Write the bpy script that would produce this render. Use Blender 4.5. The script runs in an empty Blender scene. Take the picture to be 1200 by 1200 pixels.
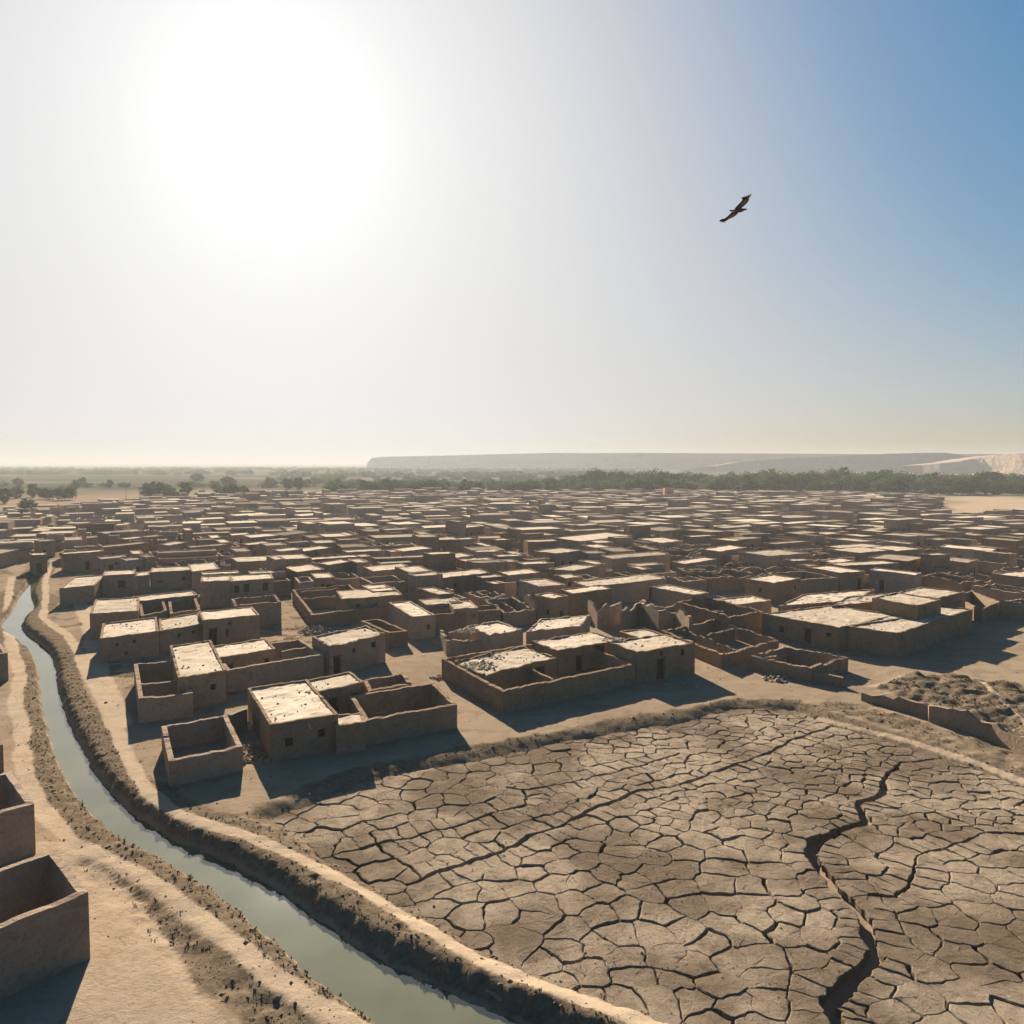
import bpy, math, random
import numpy as np
from math import radians, sin, cos, pi
random.seed(7)
C = bpy.data.collections.new("village"); bpy.context.scene.collection.children.link(C)
sc = bpy.context.scene

# ------------------------------------------------------------------ camera and survey helpers
CAM_H, FPX, PITCH = 25.0, 960.0, math.atan(57/960)
cam_d = bpy.data.cameras.new("camera"); cam = bpy.data.objects.new("camera", cam_d); C.objects.link(cam)
cam.location = (0, 0, CAM_H); cam.rotation_euler = (pi/2-PITCH, 0, 0)
cam_d.sensor_width = 36; cam_d.lens = FPX/1200*36; cam_d.clip_end = 80000; cam_d.clip_start = .5
sc.camera = cam
SUN_EL, SUN_AZ = radians(21.5), radians(16.0)      # azimuth to the left of +Y

def at(px, py, z=0.0):
    x = (px-600)/FPX; y = (600-py)/FPX
    d = (x, cos(PITCH)+y*sin(PITCH), -sin(PITCH)+y*cos(PITCH))
    t = (z-CAM_H)/d[2]
    return (d[0]*t, d[1]*t)
def to_px(x, y, z):
    f = (y*cos(PITCH)-(z-CAM_H)*sin(PITCH)); u = y*sin(PITCH)+(z-CAM_H)*cos(PITCH)
    return 600+FPX*x/f, 600-FPX*u/f
def height_of(px, ytop, ybase):
    """metres a wall stands, from where its top and its foot are seen"""
    d = at(px, ybase)[1]
    v = math.hypot(d, CAM_H)
    f = d*cos(PITCH)+CAM_H*sin(PITCH)
    lo, hi = 0, 12
    for _ in range(30):
        m = (lo+hi)/2
        if to_px(0, d, m)[1] > ytop: lo = m
        else: hi = m
    return lo
FR = {'z4': (0,640,4), 'z5': (250,640,4), 'z6': (500,640,4), 'z7': (750,640,4.8), 'z8': (950,640,4.8), 'p': (0,0,1),
      'a': (0,600,6), 'b': (200,600,6), 'c': (400,600,6), 'd': (600,600,6), 'e': (800,600,6), 'f': (1000,600,6), 'q': (0,800,3)}
def px_of(fr, p):
    if len(p) == 3: fr, p = p[0], p[1:]
    ox, oy, s = FR[fr]; return ox+p[0]/s, oy+p[1]/s

# ------------------------------------------------------------------ noise
def _h(ix, iy, s):
    n = (ix.astype(np.int64)*374761393 + iy.astype(np.int64)*668265263 + s*974634321) & 0xffffffff
    n = ((n ^ (n >> 13))*1274126177) & 0xffffffff
    n = (n ^ (n >> 16)) & 0xffffffff
    return n/4294967295.0
def vnoise(x, y, s=0):
    x = np.asarray(x, float); y = np.asarray(y, float)
    ix = np.floor(x); iy = np.floor(y); fx = x-ix; fy = y-iy
    fx = fx*fx*(3-2*fx); fy = fy*fy*(3-2*fy)
    a = _h(ix,iy,s); b = _h(ix+1,iy,s); c = _h(ix,iy+1,s); d = _h(ix+1,iy+1,s)
    return (a*(1-fx)+b*fx)*(1-fy)+(c*(1-fx)+d*fx)*fy
def fbm(x, y, s=0, o=4):
    r = 0; a = .5; t = 0
    for k in range(o):
        r = r+a*vnoise(np.asarray(x)*2**k, np.asarray(y)*2**k, s+k*17); t += a; a *= .5
    return r/t
def sm(a, b, x):
    t = np.clip((x-a)/(b-a), 0, 1); return t*t*(3-2*t)
def seg_dist(X, Y, pts, wid=None):
    """distance from points to a polyline (and the polyline's interpolated width there)"""
    best = np.full(X.shape, 1e9); w = np.zeros(X.shape)
    for i in range(len(pts)-1):
        ax, ay = pts[i]; bx, by = pts[i+1]
        dx, dy = bx-ax, by-ay; L = dx*dx+dy*dy+1e-9
        t = np.clip(((X-ax)*dx+(Y-ay)*dy)/L, 0, 1)
        d = np.hypot(X-ax-t*dx, Y-ay-t*dy)
        m = d < best; best = np.where(m, d, best)
        if wid is not None: w = np.where(m, wid[i]+t*(wid[i+1]-wid[i]), w)
    return (best, w) if wid is not None else best
def inside(X, Y, poly):
    r = np.zeros(np.shape(X), bool); n = len(poly)
    for i in range(n):
        ax, ay = poly[i]; bx, by = poly[(i+1) % n]
        if ay == by: continue
        r ^= ((ay > Y) != (by > Y)) & (X < (bx-ax)*(Y-ay)/(by-ay)+ax)
    return r

# ------------------------------------------------------------------ objects
def tag(o, label=None, cat=None, group=None, kind=None):
    for k, v in (('label', label), ('category', cat), ('group', group), ('kind', kind)):
        if v: o[k] = v
    return o
class MB:
    def __init__(s): s.v = []; s.f = []; s.m = []
    def face(s, pts, m=0):
        n = len(s.v); s.v.extend(pts); s.f.append(tuple(range(n, n+len(pts)))); s.m.append(m)
    def quadstrip(s, A, B, m=0):
        n = len(s.v); k = len(A); s.v.extend(A); s.v.extend(B)
        for i in range(k-1):
            s.f.append((n+i, n+i+1, n+k+i+1, n+k+i)); s.m.append(m)
    def box(s, c, ax, ay, az, m=0):
        """centre and three half-axis vectors"""
        c = np.array(c, float); ax = np.array(ax, float); ay = np.array(ay, float); az = np.array(az, float)
        n = len(s.v)
        for z in (-1, 1):
            for (i, j) in ((-1,-1),(1,-1),(1,1),(-1,1)): s.v.append(tuple(c+i*ax+j*ay+z*az))
        for q in ((3,2,1,0),(4,5,6,7),(0,1,5,4),(1,2,6,5),(2,3,7,6),(3,0,4,7)):
            s.f.append(tuple(n+k for k in q)); s.m.append(m)
    def tube(s, pts, rad, n=8, m=0):
        rings = []
        for i, p in enumerate(pts):
            p = np.array(p, float)
            a = np.array(pts[max(i-1,0)], float); b = np.array(pts[min(i+1,len(pts)-1)], float)
            t = (b-a)/(np.linalg.norm(b-a)+1e-9)
            u = np.cross(t, (0,0,1) if abs(t[2]) < .9 else (1,0,0)); u /= np.linalg.norm(u); w = np.cross(t, u)
            base = len(s.v); rings.append(base)
            for k in range(n): s.v.append(tuple(p+rad[i]*(u*cos(2*pi*k/n)+w*sin(2*pi*k/n))))
        for i in range(len(pts)-1):
            for k in range(n):
                s.f.append((rings[i]+k, rings[i]+(k+1)%n, rings[i+1]+(k+1)%n, rings[i+1]+k)); s.m.append(m)
        s.f.append(tuple(rings[-1]+k for k in range(n))); s.m.append(m)
        s.f.append(tuple(rings[0]+k for k in reversed(range(n)))); s.m.append(m)
    def mesh(s, name, mats, off=(0,0,0), smooth=False):
        me = bpy.data.meshes.new(name)
        v = np.array(s.v, float)-np.array(off, float) if s.v else np.zeros((0,3))
        me.from_pydata(v.tolist(), [], s.f)
        for m in (mats if isinstance(mats, (list, tuple)) else [mats]): me.materials.append(m)
        me.polygons.foreach_set('material_index', np.array(s.m, np.int32))
        if smooth: me.polygons.foreach_set('use_smooth', np.ones(len(s.f), bool))
        me.update(); return me
    def build(s, name, mats, parent=None, off=(0,0,0), smooth=False, loc=None):
        o = bpy.data.objects.new(name, s.mesh(name, mats, off, smooth)); C.objects.link(o)
        if parent: o.parent = parent
        elif loc is not None: o.location = loc
        else: o.location = off
        return o
def np_mesh(name, V, F, mats, smooth=False, mi=None):
    """one mesh from numpy arrays of vertices and quads/triangles (uniform face size)"""
    me = bpy.data.meshes.new(name); k = F.shape[1]
    me.vertices.add(len(V)); me.vertices.foreach_set('co', V.astype(np.float32).ravel())
    me.loops.add(F.size); me.loops.foreach_set('vertex_index', F.astype(np.int32).ravel())
    me.polygons.add(len(F)); me.polygons.foreach_set('loop_start', np.arange(0, F.size, k, dtype=np.int32))
    if smooth: me.polygons.foreach_set('use_smooth', np.ones(len(F), bool))
    for m in mats: me.materials.append(m)
    if mi is not None: me.polygons.foreach_set('material_index', mi.astype(np.int32))
    me.update(calc_edges=True); me.validate(); return me
def link(name, me, loc=(0,0,0), parent=None):
    o = bpy.data.objects.new(name, me); C.objects.link(o); o.location = loc
    if parent: o.parent = parent
    return o
def empty(name, loc, rz=0):
    o = bpy.data.objects.new(name, None); C.objects.link(o); o.location = loc; o.rotation_euler.z = rz
    o.empty_display_size = .5; return o

# ------------------------------------------------------------------ materials
class NT:
    def __init__(s, name):
        s.m = bpy.data.materials.new(name); s.m.use_nodes = True; s.t = s.m.node_tree; s.b = s.t.nodes['Principled BSDF']
        s.b.inputs['Specular IOR Level'].default_value = 0.
        s.b.inputs['Roughness'].default_value = .95
    def n(s, typ, **kw):
        o = s.t.nodes.new(typ)
        for k, v in kw.items():
            if k.startswith('i_'):
                key = k[2:]; key = int(key) if key.isdigit() else key.replace('_', ' ')
                if isinstance(v, bpy.types.NodeSocket): s.t.links.new(v, o.inputs[key])
                else: o.inputs[key].default_value = v
            else: setattr(o, k, v)
        return o
    def noise(s, vec, scale, detail=4, rough=.6, dist=0):
        return s.n('ShaderNodeTexNoise', i_Vector=vec, i_Scale=scale, i_Detail=detail, i_Roughness=rough, i_Distortion=dist).outputs['Fac']
    def rng(s, v, a, b, c=0., d=1.):
        return s.n('ShaderNodeMapRange', i_0=v, i_1=a, i_2=b, i_3=c, i_4=d).outputs[0]
    def mix(s, f, a, b, mode='MIX'):
        o = s.n('ShaderNodeMix', data_type='RGBA', blend_type=mode)
        for key, v in ((0, f), (6, a), (7, b)):
            if isinstance(v, bpy.types.NodeSocket): s.t.links.new(v, o.inputs[key])
            else: o.inputs[key].default_value = v if key == 0 else (*v, 1)[:4]
        return o.outputs[2]
    def math(s, op, a, b=0.):
        return s.n('ShaderNodeMath', operation=op, i_0=a, i_1=b).outputs[0]
    def bump(s, h, strength, dist, prev=None):
        o = s.n('ShaderNodeBump', i_Height=h, i_Strength=strength, i_Distance=dist)
        if prev is not None: s.t.links.new(prev, o.inputs['Normal'])
        return o.outputs[0]
    def col(s, c):
        if isinstance(c, bpy.types.NodeSocket): s.t.links.new(c, s.b.inputs['Base Color'])
        else: s.b.inputs['Base Color'].default_value = (*c, 1)
    def nrm(s, n): s.t.links.new(n, s.b.inputs['Normal'])
    def pos(s): return s.n('ShaderNodeNewGeometry').outputs['Position']

def mud_material(name, c1, c2, c3, streak=True):
    t = NT(name); p = t.pos()
    rnd = t.n('ShaderNodeObjectInfo').outputs['Random']
    big = t.noise(p, .35, 4); fine = t.noise(p, 3.2, 6, .7); grit = t.noise(p, 14, 4, .7)
    c = t.mix(t.rng(big, .35, .65), c1, c2)
    blot = t.noise(p, 1.1, 6, .7, .6)
    c = t.mix(t.rng(blot, .54, .62, 0, .6), c, c3)
    c = t.mix(t.rng(blot, .40, .33, 0, .5), c, tuple(min(1, x*1.3) for x in c2))
    c = t.mix(t.rng(fine, .5, .68, 0, .7), c, c3)
    c = t.mix(t.rng(grit, .6, .72, 0, .6), c, tuple(x*.6 for x in c3))
    mp = t.n('ShaderNodeMapping', i_Vector=p); mp.inputs['Scale'].default_value = (2.2, 2.2, .22)
    st = t.noise(mp.outputs[0], 1.6, 4, .65)
    c = t.mix(t.rng(st, .55, .8, 0, .22), c, tuple(x*.62 for x in c1))
    hs = t.n('ShaderNodeHueSaturation', i_Color=c); t.t.links.new(t.rng(rnd, 0, 1, .78, 1.2), hs.inputs['Value'])
    t.t.links.new(t.rng(rnd, 0, 1, 1.12, .85), hs.inputs['Saturation'])
    t.col(hs.outputs[0])
    n1 = t.bump(fine, .8, .2); n2 = t.bump(grit, .6, .06, n1); t.nrm(n2)
    return t.m
M = {}
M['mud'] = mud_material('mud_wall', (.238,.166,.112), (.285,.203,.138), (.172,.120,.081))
def roof_material(name='mud_roof', k=1.):
    t = NT(name); p = t.pos()
    big = t.noise(p, .4, 5, .6, .4); mid = t.noise(p, 1.6, 6, .7); grit = t.noise(p, 9, 5, .75)
    rnd = t.n('ShaderNodeObjectInfo').outputs['Random']
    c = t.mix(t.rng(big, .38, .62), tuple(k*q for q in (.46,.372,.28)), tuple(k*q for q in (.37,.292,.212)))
    c = t.mix(t.rng(mid, .56, .7, 0, .8), c, (.27,.20,.135))
    c = t.mix(t.rng(grit, .6, .75, 0, .6), c, (.17,.125,.085))
    hs = t.n('ShaderNodeHueSaturation', i_Color=c); t.t.links.new(t.rng(rnd, 0, 1, .82, 1.12), hs.inputs['Value'])
    t.col(hs.outputs[0])
    t.nrm(t.bump(grit, .35, .05, t.bump(mid, .4, .1)))
    return t.m
M['roof'] = roof_material(); M['roof_dull'] = roof_material('trodden_roof', .66); M['roof_dark'] = roof_material('old_roof', .46)
def interior_shade_material():
    t = NT('interior_shade'); p = t.pos()
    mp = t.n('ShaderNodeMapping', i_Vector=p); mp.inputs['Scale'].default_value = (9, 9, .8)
    t.col(t.mix(t.noise(mp.outputs[0], 2, 4), (.012,.009,.007), (.035,.025,.017)))  # near-black colour paints in the darkness of the rooms behind the openings
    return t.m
M['wood'] = interior_shade_material()  # painted interior shade, worn by the boards in the openings
def frame_material():
    t = NT('weathered_wood'); t.col(t.mix(t.noise(t.pos(), 6, 4), (.07,.05,.035), (.13,.095,.065))); return t.m
M['frame'] = frame_material()
def pink_material():
    return mud_material('pink_plaster', (.40,.20,.13), (.44,.22,.15), (.33,.17,.115))
M['pink'] = pink_material()
def ground_material():
    t = NT('ground'); p = t.pos()
    a = t.n('ShaderNodeVertexColor', layer_name='zone')
    sp = t.n('ShaderNodeSeparateColor', i_0=a.outputs[0]); R, G, B = sp.outputs
    big = t.noise(p, .07, 5, .6); mid = t.noise(p, .5, 6, .65); fine = t.noise(p, 2.6, 6, .75); grit = t.noise(p, 11, 5, .75)
    sand = t.mix(t.rng(big, .35, .65), (.24,.175,.117), (.19,.137,.092))
    sand = t.mix(t.rng(mid, .5, .7, 0, .7), sand, (.14,.098,.062))
    path = t.mix(t.rng(mid, .4, .65), (.33,.246,.168), (.28,.207,.138))
    dark = t.mix(t.rng(fine, .35, .65), (.080,.058,.038), (.165,.12,.078))
    edge = t.math('ADD', G, t.rng(mid, .3, .7, -.22, .22))
    c = t.mix(t.rng(edge, .3, .62), sand, dark)
    pe = t.math('ADD', R, t.rng(fine, .3, .7, -.2, .2))
    c = t.mix(t.rng(pe, .25, .75), c, path)
    c = t.mix(t.rng(fine, .55, .75, 0, .45), c, (.14,.10,.063))
    c = t.mix(t.rng(grit, .62, .76, 0, .5), c, (.10,.07,.046))
    # distant plain: fallow bands, salt flats and green-grey plots
    mp = t.n('ShaderNodeMapping', i_Vector=p); mp.inputs['Scale'].default_value = (.0011, .0042, 1)
    f1 = t.noise(mp.outputs[0], 1, 5, .6); f2 = t.noise(mp.outputs[0], 3.1, 4, .6)
    far = t.mix(t.rng(f1, .40, .48), (.15,.115,.085), (.050,.053,.032))
    far = t.mix(t.rng(f2, .52, .62, 0, .8), far, (.085,.075,.052))
    c = t.mix(B, c, far)
    t.col(c)
    near = t.math('SUBTRACT', 1., B)
    n1 = t.bump(fine, t.math('MULTIPLY', near, .6), .14); t.nrm(t.bump(grit, t.math('MULTIPLY', near, .5), .05, n1))
    return t.m
M['ground'] = ground_material()
def plate_material():
    t = NT('cracked_mud'); p = t.pos()
    big = t.noise(p, .11, 4, .6); mid = t.noise(p, .8, 5, .65); fine = t.noise(p, 4.2, 6, .75); grit = t.noise(p, 17, 4, .75)
    c = t.mix(t.rng(big, .42, .58), (.385,.295,.208), (.19,.14,.096))
    c = t.mix(t.rng(mid, .48, .7, 0, .7), c, (.15,.108,.07))
    c = t.mix(t.rng(fine, .55, .7, 0, .6), c, (.125,.075,.05))
    c = t.mix(t.rng(grit, .58, .72, 0, .6), c, (.07,.05,.034))
    t.col(c)
    w = t.n('ShaderNodeMix', data_type='VECTOR'); t.t.links.new(p, w.inputs[4])
    nz = t.n('ShaderNodeTexNoise', i_Vector=p, i_Scale=.9, i_Detail=4.); t.t.links.new(nz.outputs['Color'], w.inputs[5]); w.inputs[0].default_value = .35
    v = t.n('ShaderNodeTexVoronoi', feature='DISTANCE_TO_EDGE', i_Vector=w.outputs[1], i_Scale=1.25)
    cr = t.rng(v.outputs['Distance'], 0, .05)
    n1 = t.bump(cr, .35, .08); n2 = t.bump(fine, 1., .3, n1); t.nrm(t.bump(grit, 1., .10, n2))
    return t.m
M['plate'] = plate_material()
def clod_material():
    t = NT('dry_clods'); rnd = t.noise(t.pos(), 1.3, 4, .7)
    t.col(t.mix(t.rng(rnd, .35, .65), (.10,.072,.047), (.20,.145,.095))); return t.m
M['clod'] = clod_material()
def straw_material():
    t = NT('dry_straw'); rnd = t.noise(t.pos(), .9, 4, .7)
    t.col(t.mix(t.rng(rnd, .35, .65), (.13,.097,.062), (.21,.158,.10))); return t.m
M['straw'] = straw_material()
def water_material():
    t = NT('canal_water'); p = t.pos()
    t.col(t.mix(t.rng(t.noise(p, .12, 3), .4, .6), (.066,.068,.036), (.09,.088,.05)))
    t.b.inputs['Roughness'].default_value = .04; t.b.inputs['Specular IOR Level'].default_value = .5; t.b.inputs['IOR'].default_value = 1.7
    t.nrm(t.bump(t.noise(p, 2.2, 3), .02, .03)); return t.m
M['water'] = water_material()
def leaf_material(name, a, b):
    t = NT(name); rnd = t.n('ShaderNodeObjectInfo').outputs['Random']
    c = t.mix(t.rng(t.noise(t.pos(), .35, 3), .35, .65), a, b)
    hs = t.n('ShaderNodeHueSaturation', i_Color=c); t.t.links.new(t.rng(rnd, 0, 1, .5, 1.45), hs.inputs['Value'])
    t.col(hs.outputs[0]); t.b.inputs['Roughness'].default_value = .7
    tl = t.n('ShaderNodeBsdfTranslucent'); ms = t.n('ShaderNodeMixShader'); ms.inputs[0].default_value = .28
    t.t.links.new(hs.outputs[0], tl.inputs[0]); t.t.links.new(t.b.outputs[0], ms.inputs[1]); t.t.links.new(tl.outputs[0], ms.inputs[2])
    t.t.links.new(ms.outputs[0], t.t.nodes['Material Output'].inputs['Surface'])
    return t.m
M['leaf'] = leaf_material('tree_leaves', (.028,.050,.017), (.058,.090,.030))
M['leaf2'] = leaf_material('pale_leaves', (.055,.080,.035), (.09,.115,.05))
M['bark'] = frame_material(); M['bark'].name = 'bark'
def hill_material():
    t = NT('plateau_rock'); p = t.pos()
    mp = t.n('ShaderNodeMapping', i_Vector=p); mp.inputs['Scale'].default_value = (1, 1, 6)
    a = t.noise(mp.outputs[0], .004, 6, .65); b = t.noise(p, .02, 6, .7)
    c = t.mix(t.rng(a, .4, .6), (.30,.212,.15), (.38,.275,.20)); c = t.mix(t.rng(b, .5, .7, 0, .6), c, (.16,.11,.078))
    t.col(c); t.nrm(t.bump(b, .8, 12)); return t.m
M['hill'] = hill_material()
# ------------------------------------------------------------------ terrain
WZ, FZ = -.95, -.5            # water level, top of the cracked mud
def poly_at(pts, z=0., fr='p'): return [at(*px_of(fr, p), z) for p in pts]
WL = [(56,652),(52,662),(41,677),(26,694),(21,705),(15,716),(6,727),(5.5,739),(19,750),(35,762),(46,780),(49,800),(46,812),(54,845),(62,880),(77,915),(95,937),(110,967),(147,992),(187,1007),(240,1040),(283,1070),(320,1098),(343,1127),(377,1153),(412,1175),(455,1205),(540,1262),(640,1330)]
WR = [(58,652),(56,662),(46,679),(36,695),(36,706),(42,714),(22,732),(25,742),(47,755),(62,770),(67,795),(66,812),(75,840),(92,880),(115,917),(135,939),(160,967),(197,980),(230,1000),(277,1018),(313,1037),(350,1067),(397,1100),(430,1122),(475,1148),(525,1174),(600,1207),(700,1255),(830,1320)]
wl = [at(*p, WZ) for p in WL]; wr = [at(*p, WZ) for p in WR]
wc = [((a[0]+b[0])/2, (a[1]+b[1])/2) for a, b in zip(wl, wr)]
_c = np.array(wc)
ww = np.maximum(.45, (seg_dist(_c[:,0], _c[:,1], wl)+seg_dist(_c[:,0], _c[:,1], wr))/2)*1.1
ww[-5:] *= np.array([1.03, 1.06, 1.08, 1.1, 1.1])
ww = list(np.convolve(np.pad(ww, 1, 'edge'), [.25, .5, .25], 'valid'))
# smooth the canal line a little
def chaikin(P, n=2):
    for _ in range(n):
        Q = [P[0]]
        for a, b in zip(P[:-1], P[1:]):
            Q.append(tuple(.75*x+.25*y for x, y in zip(a, b))); Q.append(tuple(.25*x+.75*y for x, y in zip(a, b)))
        Q.append(P[-1]); P = Q
    return P
cw = chaikin([(x, y, w) for (x, y), w in zip(wc, ww)], 1)
wc = [(a, b) for a, b, w in cw]; ww = [w for a, b, w in cw]
PATHS = [
 (poly_at([(59,655),(50,680),(50,702),(46,725),(75,745),(87,765),(97,795),(112,820),(130,857),(143,890),(165,930),(200,957),(240,970),(283,984),(333,1004),(365,1018),(400,1034),(440,1058),(483,1084),(525,1108),(567,1131),(610,1148),(650,1162),(733,1190),(800,1210),(900,1240)]), .85),
 (poly_at([(14,676),(10,700),(8,725),(13,755),(24,790),(17,825),(26,850),(26,880),(32,912),(47,947),(87,990),(140,1014),(187,1041),(233,1078),(283,1114),(317,1144),(367,1175),(420,1205),(480,1250)]), .95),
 (poly_at([(960,838),(1000,849),(1050,862),(1100,877),(1150,893),(1200,912),(1280,940)]), .5),
 (poly_at([(90,700),(105,730),(110,760),(120,800),(140,850)]), 1.6),
 (poly_at([(1150,800),(1180,830),(1200,850),(1260,900)]), .4),
]
PATHS[0] = ([(x+.4, y+.32) for x, y in PATHS[0][0]], PATHS[0][1])
SAND = poly_at([(110,1010),(165,1050),(200,1100),(235,1160),(280,1210),(300,1260),(-60,1260),(-60,1000),(60,985)])
BRANCH = poly_at([(105,1012),(150,1040),(190,1072),(222,1110),(262,1150),(310,1195),(350,1240)])
FIELD = poly_at([(318,962),(380,934),(450,912),(560,890),(650,872),(720,858),(800,845),(870,830),(930,832),(975,850),(1040,870),(1110,890),(1200,922),(1330,965),(1420,1290),(900,1275),(800,1218),(720,1184),(640,1152),(560,1118),(480,1072),(430,1040),(380,1008)], FZ)
RUB = poly_at([(1010,806),(1055,790),(1110,790),(1200,800),(1260,830),(1290,905),(1200,880),(1160,862)])
GULLY = poly_at([(1088,890),(1062,893),(1042,905),(1035,930),(1012,940),(1010,962),(985,972),(955,985),(949,1000),(962,1018),(985,1045),(1010,1070),(1022,1095),(1028,1115),(1012,1138),(992,1155),(975,1185),(985,1230)], FZ)
GULW = [.14,.2,.28,.38,.34,.5,.55,.6,.52,.42,.36,.36,.4,.45,.5,.55,.6,.6]
FURROWS = [(poly_at([(974,852),(930,868),(870,895),(820,912),(760,925),(700,947),(650,968),(590,995),(520,1022),(470,1040)], FZ), .20),
           (poly_at([(415,996),(470,983),(540,966),(615,942),(618,925),(690,912),(750,897),(800,880)], FZ), .13),
           (poly_at([(1200,976),(1150,978),(1110,992),(1075,1000),(1065,1035),(1045,1050),(1010,1052)], FZ), .12)]

def terrain(X, Y):
    """height and zone colours (path, clods, far plain) at points"""
    R = np.hypot(X, Y)
    z = .12*(fbm(X*.12, Y*.12, 3)-.5) + .10*(fbm(X*.6, Y*.6, 4)-.5)
    n1 = fbm(X*.45, Y*.45, 11); n2 = fbm(X*1.5, Y*1.5, 12, 3)
    near = (Y < 330) & (Y > 5) & (np.abs(X) < 230)
    path = np.zeros(X.shape); clod = np.zeros(X.shape)
    x, y = X[near], Y[near]; zn = z[near]; a1, a2 = n1[near], n2[near]
    d, w = seg_dist(x, y, wc, ww); s = d-w+(a2-.5)*.55
    sc_ = np.clip(w/1.6, .55, 1.4)
    pd = np.full(x.shape, 9.)
    for P, wd in PATHS: pd = np.minimum(pd, seg_dist(x, y, P)/(wd*.72) + (a1-.5)*.9)
    pth = 1-sm(.6, 1.3, pd)
    fs = seg_dist(x, y, FIELD+[FIELD[0]]); fin = inside(x, y, FIELD); fs = np.where(fin, fs, -fs)
    # canal bed, bank slopes and the raised spoil along them
    crest = .04*sm(.9, 2.2, s/sc_)*(1-sm(2.6, 4.6, s/sc_))
    pth = pth*sm(.55, .95, s/sc_)
    rough = sm(.05, .6, s)*(1-sm(3.6, 5.4, s/sc_ + (a1-.5)*2.6))
    prof = np.where(s < 0, WZ-.55*sm(0, -.8, s)-.08, WZ-.08+(0-WZ+.08)*sm(0, 1.15, s/sc_+.1))
    zn = np.where(s < 3.2*sc_, np.minimum(zn*sm(0, 2, s)+prof, 3)+crest, zn+crest)
    zn = zn+rough*((a2-.5)*.17+(a1-.5)*.2)*(1-.8*pth)
    cl = rough*1.0
    bd = seg_dist(x, y, BRANCH); b = (1-sm(.5, 1.9, bd+(a1-.5)*2.2))*sm(100, 60, y)
    cl = np.maximum(cl, b*.85); zn = zn+b*((a2-.4)*.22)-.15*b*(1-pth)
    # sunken field: its bed lies below the mud plates, its rim rises over them
    fe = fs+(a1-.5)*1.0
    zn = np.where(fin | (fs > -2.5), zn+(FZ-.42)*sm(-2.0, 2.0, fe), zn)
    rim = sm(-3.2, -1.4, fe)*(1-sm(.9, 1.9, fe))
    rim2 = np.where(y > 62, rim*.85, rim*.62)
    cl = np.maximum(cl, rim2*(.55+.9*(a1-.2))); zn = zn+rim*(a2-.5)*.16
    gd, gw = seg_dist(x, y, GULLY, GULW)
    zn = zn-.55*(1-sm(gw*.5, gw*1.3+.15, gd))*sm(.4, 1.5, gw*2)
    # field of rubble behind the low retaining wall
    rs = seg_dist(x, y, RUB+[RUB[0]]); rin = inside(x, y, RUB)
    rm = np.where(rin, sm(0, 2, rs), 0)
    zn = zn+rm*(.3+(a2-.5)*.5+(a1-.5)*1.5); cl = np.maximum(cl, rm*(.72+.8*(a1-.4)))
    rr = (1-sm(1.2, 3.2, seg_dist(x, y, poly_at([(985,828),(1040,842),(1100,862),(1160,880),(1230,905)]))))
    cl = np.maximum(cl, rr*(.5+(a1-.4))); zn = zn+rr*(a2-.5)*.4
    # wild ground west of the canal
    wld = (x < -25)*sm(2, 6, s)*sm(78, 95, y)*(1-sm(190, 215, y))
    cl = np.maximum(cl, wld*sm(.42, .6, a1)*.8)
    sd = inside(x, y, SAND)
    cl = np.where(sd, cl*(bd < 2.6), cl); pth = np.maximum(pth*(1-.35*b), np.where(sd, .55, 0))
    cl = cl*(1-.92*pth)
    z[near] = zn; path[near] = pth; clod[near] = np.clip(cl, 0, 1)
    far = sm(640, 900, R+(fbm(X*.004, Y*.004, 9)-.5)*250)
    bare = inside(X, Y, poly_at([(1085,600),(1110,583),(1190,580),(1260,590),(1260,606),(1150,606)]))
    path = np.where(bare, .8, path)
    return z, path, clod, far

def axis(a, b, step, lo, hi, g=1.16):
    v = list(np.arange(a, b, step)); s = step; x = v[-1]
    while x < hi: s = min(s*g, 3500); x += s; v.append(x)
    s = step; x = a
    while x > lo: s = min(s*g, 3500); x -= s; v.insert(0, x)
    return np.array(v)
FINE = .3
gx = axis(-108, 62, FINE, -42000, 42000); gy = axis(30, 205, FINE, -3000, 42000, 1.12)
GX, GY = np.meshgrid(gx, gy)
GZ, ZP, ZC, ZF = terrain(GX, GY)
V = np.stack([GX, GY, GZ], -1).reshape(-1, 3)
ny, nx = GX.shape
I = np.arange(nx*ny).reshape(ny, nx)
F = np.stack([I[:-1,:-1], I[:-1,1:], I[1:,1:], I[1:,:-1]], -1).reshape(-1, 4)
me = np_mesh('ground', V, F, [M['ground']], smooth=True)
ca = me.color_attributes.new('zone', 'FLOAT_COLOR', 'POINT')
ca.data.foreach_set('color', np.stack([ZP, ZC, ZF, np.ones_like(ZF)], -1).astype(np.float32).ravel())
ground = tag(link('ground', me), kind='structure')
def gz(x, y):
    return float(terrain(np.array([float(x)]), np.array([float(y)]))[0][0])

# water sheet, following the canal and tucked under its banks
mb = MB(); L = []; Rr = []
for i, ((x, y), w) in enumerate(zip(wc, ww)):
    a = wc[max(i-1, 0)]; b = wc[min(i+1, len(wc)-1)]; t = np.array([b[0]-a[0], b[1]-a[1]]); t /= np.linalg.norm(t)+1e-9
    n = np.array([-t[1], t[0]])*(w+1.1)
    L.append((x+n[0], y+n[1], WZ)); Rr.append((x-n[0], y-n[1], WZ))
mb.quadstrip(L, Rr)
mb.f = [tuple(reversed(f)) for f in mb.f]
tag(mb.build('canal_water', M['water']), kind='structure')

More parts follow.
